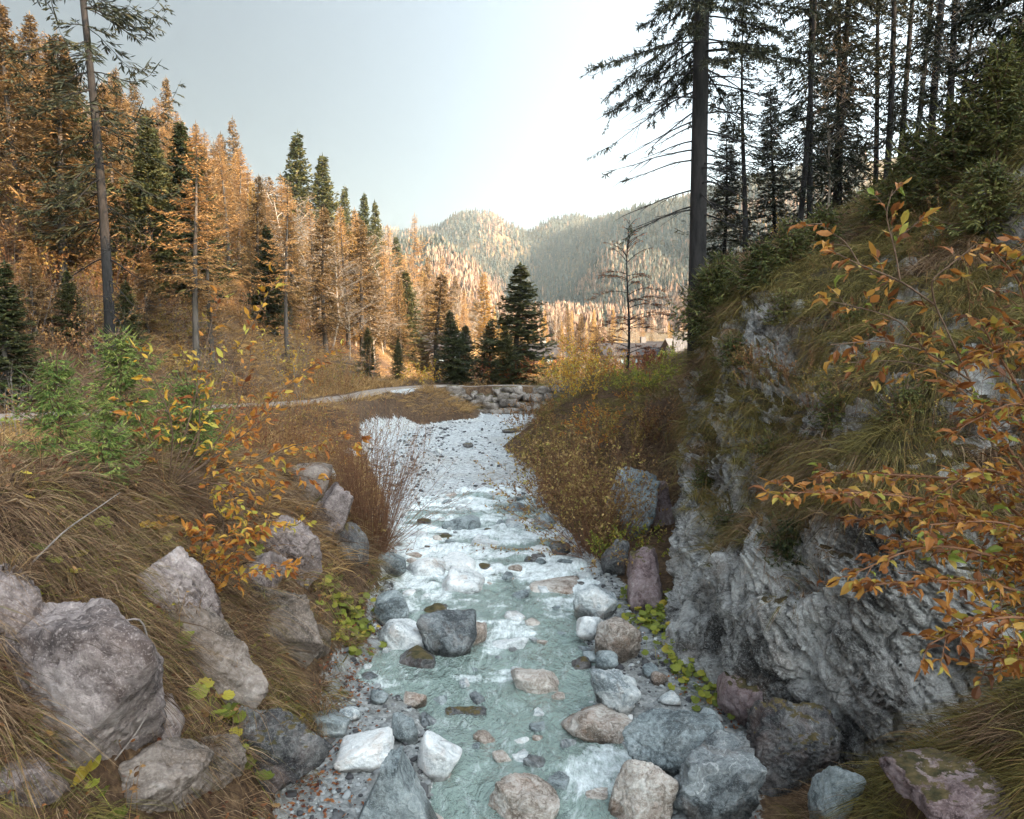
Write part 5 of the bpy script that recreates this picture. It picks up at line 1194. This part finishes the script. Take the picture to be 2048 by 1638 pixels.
# hanging spray before the big grey boulder
base = G(430, 1215); t = obj('hazel_shoot', None, None, base); tag(t, 'low shoot with drooping orange leaves before the large grey left boulder', 'shrub'); T, L = B(), B()
for c_ in ([(415,1180),(400,1090),(410,1040)],[(430,1150),(470,1100),(540,1045)],[(440,1180),(500,1140),(590,1130)],[(420,1190),(410,1150),(405,1210)],[(425,1160),(440,1100),(470,1060)],[(420,1170),(380,1110),(370,1060)]):
    c = curve([base]+[P(u, v, base[1]-.12*i) for i, (u, v) in enumerate(c_)])-base; T.tube(c, np.linspace(.006,.002,14), 4); side_twigs(T, L, c, rng, .05, .15, .098, 3, u0=.25, flat=1.0, horiz=False)
obj('stems', T.me('shoot_stems', M['twig']), t); obj('leaves', L.me('shoot_leaves', M['leaf_orange'], False), t)
# young spruces on the left bank
for k, (u, vt, vb, y, R_, l) in enumerate(((125,700,905,8.6,.62,'young bright green spruce with long leader, foremost on the left bank'),(245,655,900,10.2,.95,'bushy young spruce, the tallest of the four on the left bank'),(385,755,905,10.4,.75,'young spruce at the right end of the green group on the left bank'),(215,845,945,8.0,.55,'low green spruce seedling between the taller young spruces'))):
    p = P(u, vb, y); p[2] = float(gz(p[0], y)); H = P(u, vt, y)[2]-p[2]
    T, C = conifer(500+k, H, R_*1.4, .03, .085, 6, .045, .17, .013, droop=.1, fine=10, bot_el=.05, top_el=.75, ragged=.2, tr=.012)
    t = obj('young_spruce', None, None, p, k*1.3); tag(t, l, 'young spruce'); obj('trunk', T.me('young_trunk', M['twig']), t); obj('crown', C.me('young_crown', M['needle_young'], False), t)
# fan-shaped shrubs: stems and leaves each one mesh
def shrub(u, vb, y, H, spread, ns, label, leafmat, leaf=.05, nleaf=6, stemmat='twig', name='shrub', seed=0, base_r=.25, lean=0., r_=.006, cat='shrub', group=None, p=None):
    rng = np.random.default_rng(600+seed); q = P(u, vb, y) if p is None else np.array(p, float); q[2] = float(gz(q[0], q[1])) if p is None else q[2]; T, L = B(), B(); Pp, Dd = [], []
    for k in range(ns):
        az = rng.uniform(0, 6.283); el = math.radians(90)-abs(rng.normal(0, 1))*spread; el = max(el, .15); h = H*rng.uniform(.55, 1.1)
        b0 = np.array([math.cos(az), math.sin(az), 0])*base_r*math.sqrt(rng.random()); b0[2] = -.1
        d = np.array([math.cos(az)*math.cos(el)+lean, math.sin(az)*math.cos(el), math.sin(el)]); tt_ = np.linspace(0, 1, 7)[:,None]
        c = b0 + d*h*tt_ + np.array([0,0,.12*h])*(tt_-tt_**2) + np.cumsum(rng.normal(0, .018*h, (7,3)), 0)*tt_; T.tube(c, r_*(1-np.linspace(0,.8,7)), 3)
        for j in range(int(3+h*2.2)):
            w_ = rng.uniform(.3, .95); i = int(w_*6); pp = c[i]+(c[min(i+1,6)]-c[i])*(w_*6-i); dv = nrm(d + rng.normal(0, .5, 3))*h*.22*rng.uniform(.4, 1.2)
            T.tube([pp, pp+dv*.55, pp+dv], [r_*.45, r_*.35, r_*.25], 3)
            m_ = rng.poisson(nleaf)
            for _ in range(m_): Pp.append(pp+dv*rng.random()); Dd.append(dv+rng.normal(0,.5,3)*np.linalg.norm(dv)*2)
    t = obj(name, None, None, q); tag(t, label, cat, group); obj('stems', T.me('shrub_stems', M[stemmat]), t)
    if Pp: leaves(L, np.array(Pp), np.array(Dd), leaf*rng.uniform(.6, 1.3, len(Pp)), rng, 1.0); obj('leaves', L.me('shrub_leaves', M[leafmat], False), t)
    return t
shrub(738,1110,14.2,2.7,.42,170,'brown leafless willow bush leaning over the left water edge','leaf_brown',.03,2,'twig_red','willow_bush',1,.35,r_=.007)
shrub(700,1010,17.0,2.2,.5,40,'thin brown bush behind the leafless willow','leaf_olive',.045,2,'twig_red','willow_bush',2)
shrub(1195,1085,15.2,2.5,.62,150,'tan-leaved willow bush leaning over the right water edge','leaf_tan',.065,5,'twig_red','willow_bush',3,.4,-.12)
shrub(1120,975,19.5,1.9,.6,95,'brownish willow bush behind the tan-leaved one on the right bank','leaf_tan',.07,5,'twig_red','willow_bush',4,.4,-.1)
shrub(1150,900,25.5,2.3,.35,46,'bright orange and yellow birch shrub on the right bank','leaf_yellow',.085,5,'twig','birch_shrub',5,.7)
shrub(1195,880,27,1.9,.4,30,'orange shrub right behind the bright yellow one','leaf_orange',.085,4,'twig','birch_shrub',6,.7)
shrub(1155,800,29,2.3,.25,22,'slim yellow birch shrub standing behind the orange ones','leaf_yellow',.085,4,'twig_grey','birch_shrub',7,.4)
shrub(1325,830,23,1.1,.6,50,'low green shrub on the right bank below the white hut','leaf_green',.085,6,'twig','green_shrub',8,.8)
shrub(1270,850,24,1.0,.7,44,'low green-yellow shrub left of the green one on the right bank','leaf_green',.07,5,'twig','green_shrub',9,.8)
shrub(1300,755,40,1.4,.5,40,'rusty red shrub before the brown chalet','leaf_red',.12,6,'twig_red','russet_shrub',10,1.0)
shrub(1375,770,33,2.4,.3,34,'grey twiggy shrub beside the white hut','leaf_olive',.08,2,'twig_grey','twiggy_shrub',11,.6)
shrub(1215,770,40,1.5,.4,34,'grey-green thicket before the grey chalet','leaf_olive',.11,3,'twig_grey','twiggy_shrub',12,1.0)
shrub(1110,775,40,1.8,.4,34,'olive thicket right of the dark pointed spruce','leaf_olive',.11,4,'twig_grey','twiggy_shrub',13,.8)
shrub(1000,770,41,1.6,.5,34,'dark red shrub at the foot of the dark pointed spruce','leaf_red',.12,6,'twig_red','russet_shrub',14,.9)
shrub(845,765,40,1.5,.45,30,'yellowish bush at the left end of the stone wall','leaf_yellow',.10,3,'twig','birch_shrub',15,.7)
shrub(585,700,24,2.6,.22,16,'tall thin stems with few yellow leaves before the sunlit slope','leaf_yellow',.09,2,'twig_grey','twiggy_shrub',16,.5)
shrub(660,730,30,1.8,.4,26,'brown twiggy shrub left of the bend in the dirt road','leaf_brown',.08,3,'twig_red','twiggy_shrub',17,.6)
shrub(30,720,14,1.9,.5,36,'grey twiggy shrub at the left edge above the gravel road','leaf_brown',.05,1,'twig_grey','twiggy_shrub',18,.5)
shrub(620,890,15.5,1.5,.5,40,'brown thicket on the crest of the left bank behind the orange leaves','leaf_brown',.05,3,'twig_red','twiggy_shrub',19,.6)
shrub(540,830,15,1.3,.5,36,'brown weeds behind the sallow shrub','leaf_brown',.05,4,'twig_red','weed_clump',20,.6)
for k_, (u_, v_, y_, H_, lm, l_) in enumerate(((900,765,52,3.0,'leaf_brown','brown thicket before the pale cottage'),(930,765,50,2.6,'leaf_red','russet thicket right of the cottage thicket'),(1070,765,56,3.2,'leaf_olive','tall olive thicket hiding the barn'),(1110,765,54,2.6,'leaf_orange','orange-brown thicket right of the barn'),
  (1180,765,52,3.0,'leaf_olive','olive thicket left of the grey chalet'),(1240,760,54,2.4,'leaf_brown','brown thicket under the grey chalet windows'),(1290,762,50,2.6,'leaf_red','dark russet thicket between the two wooden chalets'),(1350,765,46,2.2,'leaf_green','green thicket below the white hut'))):
    shrub(u_,v_,y_,H_*.55,.4,44,l_,lm,.13,5,'twig_grey','thicket',30+k_,1.3)
for k_, (u_, v_, y_, H_, lm, l_) in enumerate(((1060,905,26,1.2,'leaf_brown','brown shrub at the tip of the right gravel bank'),(1085,945,23,1.3,'leaf_olive','olive shrub on the right toe above the gravel'),(1105,1000,18.5,1.3,'leaf_brown','brown twiggy shrub at the water edge left of the tan willow'),(1260,930,20,1.4,'leaf_olive','olive shrub on the right slope above the tilted slab'),
  (1330,900,20,1.2,'leaf_brown','brown shrub beside the left edge of the outcrop'),(1250,1080,14.5,.9,'leaf_green','green-yellow shrub at the foot of the right willow'),(1200,960,21,1.2,'leaf_orange','orange-tinged shrub above the tan willow'))):
    shrub(u_,v_,y_,H_,.6,46,l_,lm,.06,7,'twig_red','leafy_shrub',50+k_,.5)
# dry weeds standing in the grass
rw_ = np.random.default_rng(97); T = B(); L = B(); Pp, Dd = [], []
for _ in range(900):
    y = rw_.uniform(5, 26); x = float(Lx(y))-rw_.uniform(.4, 8)
    if abs(x) > .72*y or abs(x-road_c(y)) < 1.1: continue
    h = rw_.uniform(.25, .9); a = rw_.uniform(0, 6.28); tl_ = rw_.uniform(.05, .7)*h; z = float(gz(x, y))
    c = np.array([[x, y, z-.05], [x+math.cos(a)*tl_*.3, y+math.sin(a)*tl_*.3, z+h*.55], [x+math.cos(a)*tl_, y+math.sin(a)*tl_, z+h*.95]]); T.tube(c, [.0035,.0028,.0015], 3)
    for j in range(int(rw_.integers(0, 9))):
        w_ = rw_.uniform(.35, 1); q_ = c[1]+(c[2]-c[1])*w_ if w_ > .5 else c[0]+(c[1]-c[0])*w_*2; Pp.append(q_); Dd.append(rw_.normal(0, 1, 3)+[0,0,-.2])
leaves(T, np.array(Pp), np.array(Dd), rw_.uniform(.02, .06, len(Pp)), rw_, 1.2)
struct(obj('dry_weeds', T.me('dry_weeds', M['leaf_brown'], False)), 'stuff')
rng = np.random.default_rng(95); k = 0
while k < 46:
    y = rng.uniform(15, 36); x = rng.uniform(-10, -2.5)
    if x > Lx(y)-1.2 or abs(x-road_c(y)) < 1.2 or abs(x) > .7*y or (y > WY-2 and x > -6): continue
    shrub(0,0,0,rng.uniform(.6,1.3),.5,14,'knee-high brown twiggy shrub in the dry grass of the left terrace',['leaf_brown','leaf_brown','leaf_olive','leaf_orange'][k%4],.05,3,'twig_red','twiggy_shrub',100+k,.35,group='twiggy shrubs in the dry grass',p=(x,y,float(gz(x,y)))); k += 1
k = 0
while k < 16:
    y = rng.uniform(6, 15); x = float(Lx(y))-rng.uniform(.4, 3.2)
    if abs(x) > .7*y or near_rock(np.array([x]), np.array([y]), 1.0)[0]: continue
    shrub(0,0,0,rng.uniform(.35,.8),.7,12,'small twiggy brown-leaved shrub among the left bank boulders',['leaf_brown','leaf_tan','leaf_red','leaf_orange'][k%4],.045,5,'twig_red','twiggy_shrub',400+k,.2,r_=.004,group='small shrubs among the left boulders',p=(x,y,float(gz(x,y)))); k += 1
k = 0
while k < 26:
    y = rng.uniform(17, 36); x = rng.uniform(1, 7.5)
    if x < Rx(y)+.7 or (y < 21 and x > 3.0): continue
    shrub(0,0,0,rng.uniform(.5,1.1),.6,14,'knee-high leafy shrub on the grassy right bank',['leaf_brown','leaf_olive','leaf_green','leaf_orange'][k%4],.055,4,'twig_red','leafy_shrub',200+k,.35,group='low shrubs on the right bank',p=(x,y,float(gz(x,y)))); k += 1
# brushwood on the slope behind the near trunk
k = 0
while k < 90:
    y = rng.uniform(19.5, 48) if k > 45 else rng.uniform(19.5, 28); x = float(foot(y))-rng.uniform(-1.5, 9)
    if abs(x) > .72*y or abs(x-road_c(y)) < 1.4: continue
    shrub(0,0,0,rng.uniform(1.0,2.4),.4,14,'brushy undergrowth shrub at the foot of the wooded left slope',['leaf_brown','leaf_olive','leaf_brown'][k%3],.08,4,['twig_grey','twig_red'][k%2],'brush_shrub',300+k,.6,group='undergrowth on the left slope',p=(x,y,float(gz(x,y)))); k += 1
# evergreen brush and small spruces crowning the outcrop
def on_outcrop(u, v):
    d = P(u, v, 1.0)-np.array([0,0,HC]); d = d/np.linalg.norm(d); w_ = OVf-np.array([0,0,HC]); l = w_@d; e = np.linalg.norm(w_-l[:,None]*d, axis=1); e = e + (l < 1)*99
    near = np.nonzero(e < max(.12, e.min()+.02))[0]; return OVf[near[np.argmin(l[near])]]
for k, (u, v, H, R_, l) in enumerate(((1440,590,1.2,.9,'low dark juniper at the left brow of the outcrop'),(1510,560,1.0,.9,'spreading juniper right of the one at the outcrop brow'),(1580,520,1.1,.8,'dark juniper on the outcrop crest under the double-stemmed spruce'),(1420,660,.8,.7,'small juniper hanging on the upper left edge of the outcrop'),
      (1820,400,1.6,1.2,'bushy spruce on the outcrop crest behind the orange shrub'),(1900,380,1.8,1.3,'bushy green spruce on the outcrop crest nearer the right edge'),(1990,330,2.3,1.3,'largest bushy spruce on the outcrop, at the right edge'),(1760,440,1.0,.9,'little spruce bush left of the bushy crest spruces'),(1960,460,1.3,1.0,'dark spruce bush under the largest one by the right edge'),(1650,480,1.0,.8,'round juniper on the crest below the grey thin spruce'),(1402,675,1.7,1.0,'tall juniper hiding the foot of the big dark trunk'),(1425,630,1.3,1.1,'wide juniper right behind the tall one at the dark trunk'),(2030,250,2.4,1.2,'pale green spruce top at the right edge above the outcrop'))):
    p = on_outcrop(u, v); T, C = conifer(700+k, H, R_, .02, .10, 7, .075, .22, .030, droop=.15, fine=6, bot_el=.1, top_el=.7, ragged=.3, tr=.012)
    t = obj('juniper_bush' if 'juniper' in l else 'spruce_bush', None, None, p-np.array([0,0,.15]), k*1.1); tag(t, l, 'bush'); obj('trunk', T.me('bush_trunk', M['twig']), t); obj('crown', C.me('bush_crown', M['needle_green'], False), t)
r2_ = np.random.default_rng(131)
for k in range(22):
    p = on_outcrop(r2_.uniform(1480, 2040), r2_.uniform(430, 930))
    if p[2] < 2.6: continue
    shrub(0,0,0,r2_.uniform(.35,.8),.75,14,'low brown heathy shrub on the turf ledges of the outcrop',['leaf_brown','leaf_olive','leaf_red','leaf_tan'][k%4],.035,5,'twig_red','heath_shrub',500+k,.25,r_=.004,group='heathy shrubs on the outcrop',p=p)
# mats of moss and heath hanging on the ledges
for k, (u, v, H, l) in enumerate(((1460,700,.5,'brown heath cushion over the upper cliff'),(1650,830,.55,'yellow-green grass cushion on the middle ledge'),(1450,1050,.5,'dark green heath cushion above the pale lower cliff'),(1560,1090,.55,'black-green heath cushion hanging right of the other above the lower cliff'),(1400,960,.45,'small heath cushion on the left edge of the cliff'),(1560,620,.5,'olive heath cushion below the crest junipers'),(1700,640,.5,'heath cushion under the orange leaf bunches'),(1440,620,.6,'heath cushion at the very top of the left cliff edge'),(1425,760,.55,'heath cushion overhanging the left cliff edge'),(1540,900,.5,'heath cushion in the middle of the cliff'),(1800,820,.6,'broad heath cushion behind the copper leaves'))):
    p = on_outcrop(u, v); T, C = conifer(760+k, H, .55, .02, .07, 8, .06, .16, .022, droop=.35, fine=6, bot_el=-.3, top_el=.7, ragged=.3, tr=.015)
    t = obj('heath_cushion', None, None, p-np.array([0,0,.1]), k*.9); tag(t, l, 'plant'); obj('stems', T.me('heath_stems', M['twig']), t); obj('foliage', C.me('heath_foliage', M['needle'] if k in (2,3) else M['needle_green'], False), t)

# ------------------------------------------------------------------ broad-leaved herbs
HV = [[0,0,-.05]]; 
for k in range(16):
    a = .35 + (2*math.pi-.7)*k/15; r_ = (.5+.08*(k % 2))*(1-.12*abs(math.sin(a))); HV.append([.42-r_*math.cos(a), r_*math.sin(a), .05+.06*(k % 2)])
HV = np.array(HV); HF = np.array([[0,k,k+1] for k in range(1,16)])
def herb(u, v, n, spread, size, label, mat, seed, name='coltsfoot_plant', p=None):
    rng = np.random.default_rng(seed); q = G(u, v) if p is None else p; T, L = B(), B(); Nn = gn(q[0], q[1])
    x = q[0]+rng.normal(0, spread, n); y = q[1]+rng.normal(0, spread*1.4, n); z = gz(x, y)
    hgt = size*rng.uniform(.4, 1.6, n); pos = np.stack([x, y, z+hgt], -1)
    for i in range(n):
        r0_ = np.array(q)-[0,0,.03] if n <= 60 else np.array([x[i], y[i], z[i]-.02]); T.tube([r0_, (r0_+pos[i])/2+[0,0,hgt[i]*.2], pos[i]], [.003,.0025,.002], 3)
    up = nrm(np.stack([rng.normal(0,.4,n), rng.normal(-.35,.4,n), np.ones(n)], -1)); a = rng.uniform(0, 6.28, n); X_, Y_, Z_ = basis(np.stack([np.cos(a), np.sin(a), -.2+0*a], -1), up); s = (size*rng.uniform(.6, 1.3, n))[:,None]
    L.inst(HV, [HF], pos-X_*s*.2, X_*s, Y_*s, Z_*s)
    t = obj(name, None, None, (0,0,0)); t.location = q; tag(t, label, 'plant')
    for b_, nm, mt in ((T, 'stems', 'leaf_green'), (L, 'leaves', mat)):
        b_.V = [w_-np.array(q) for w_ in b_.V]; obj(nm, b_.me('herb_'+nm, M[mt], False), t)
herb(705,1235,110,.24,.12,'green coltsfoot clump at the left water edge beside the slanting boulders','leaf_green',1)
herb(700,1290,50,.17,.11,'smaller coltsfoot clump just below the large green one on the left','leaf_green',2)
herb(1268,1205,50,.18,.11,'coltsfoot at the foot of the dark reddish boulder','leaf_green',3)
herb(1330,1255,150,.30,.12,'yellow-green coltsfoot along the cliff foot','leaf_green',4)
herb(1385,1335,90,.24,.11,'yellow coltsfoot further down the cliff foot','leaf_green',5)
herb(1425,1400,60,.20,.10,'coltsfoot between the right gravel bar and the round dark boulder','leaf_green',6)
herb(1545,1425,14,.10,.12,'bright green plant between the two dark boulders below the cliff','leaf_green',7)
herb(480,1455,40,.20,.15,'large-leaved green plant above the dark cracked boulder','leaf_green',8)
herb(165,1545,14,.14,.17,'yellow-green plant in front of the giant boulder at the lower left','leaf_green',9)
herb(560,1400,30,.2,.09,'small green leaves in the dry grass above the dark cracked boulder','leaf_green',15)
herb(250,1180,40,.3,.08,'scattered yellow-green leaves over the giant boulder','leaf_green',16)
herb(640,1180,40,.2,.09,'brown-green leaves between the upper left boulders','leaf_olive',17)
herb(420,1420,34,.22,.08,'withered brown leaves below the brown flat-faced boulder','leaf_brown',18)
herb(30,870,20,.2,.17,'pale green butterbur leaves at the left edge of the bank','leaf_green',10)
herb(350,1075,16,.18,.15,'yellowing leaves in the grass under the sallow shrub','leaf_yellow',11)
herb(100,1080,12,.25,.14,'scattered green leaves in the long dry grass at the left','leaf_green',12)
herb(30,1190,12,.16,.13,'green leaves above the grey boulder at the left edge','leaf_green',13)
herb(500,1090,14,.16,.15,'pale leaves under the hanging orange spray','leaf_green',14)
# fallen leaves
b = B(); r = np.random.default_rng(17); n = 1900
y = r.uniform(4.6, 12, n); x = np.where(r.random(n) < .75, Lx(y)+np.abs(r.normal(0, .45, n))-.15, Rx(y)-np.abs(r.normal(0, .3, n)))
z = gz(x, y)+.02; a = r.uniform(0, 6.28, n); leaves(b, np.stack([x,y,z],-1), np.stack([np.cos(a), np.sin(a), r.normal(0,.2,n)],-1), r.uniform(.03,.07,n), r, .5)
m_ = 2600; y = r.uniform(4.5, 18, m_); x = Lx(y)-r.uniform(0, 4.5, m_); a = r.uniform(0, 6.28, m_); leaves(b, np.stack([x,y,gz(x,y)+r.uniform(.02,.22,m_)],-1), np.stack([np.cos(a), np.sin(a), r.normal(0,.4,m_)],-1), r.uniform(.03,.075,m_), r, .8)
struct(obj('fallen_leaves', b.me('fallen_leaves', M['leaf_red'], False)), 'stuff')

for l_, pts_, r_ in (('pale bent dead stick hanging beside the giant boulder', [(240,1245),(285,1232),(298,1290),(312,1345),(300,1390)], .010), ('thin grey dead stem leaning over the dry grass right of the giant boulder', [(230,1520),(270,1470),(300,1420)], .007), ('bleached dead branch lying across the grass below the sallow shrub', [(60,1130),(130,1060),(190,1020),(240,985)], .009)):
    g_ = [G(u_, v_) for u_, v_ in pts_]; yy = min(p_[1] for p_ in g_)-.25; c_ = curve([P(u_, v_, yy+.06*i) for i, (u_, v_) in enumerate(pts_)]); o_ = c_[0].copy(); T = B(); T.tube(c_-o_, np.linspace(r_, r_*.5, 14), 6)
    tag(obj('dead_branch', T.me('dead_branch', M['twig_grey']), None, o_), l_, 'branch')

# ------------------------------------------------------------------ haze over the valley
hz = B(); hz.box((0, 500, 78), (3000, 1300, 184))
ho = obj('haze', None); bpy.data.objects.remove(ho)
m, nt, out = newmat('haze_air')
vp = nd(nt, "ShaderNodeVolumePrincipled", {'Color': (.80, .92, .95, 1), 'Density': .00017, 'Anisotropy': .1})
nt.links.new(vp.outputs[0], out.inputs['Volume'])
struct(obj('haze', hz.me('haze', m, False)), 'stuff')
print('tris', sum(len(m_.polygons) for m_ in bpy.data.meshes), 'zmin', min(o.bound_box[0][2] for o in bpy.data.objects if o.name in ('ground', 'far_hills')))
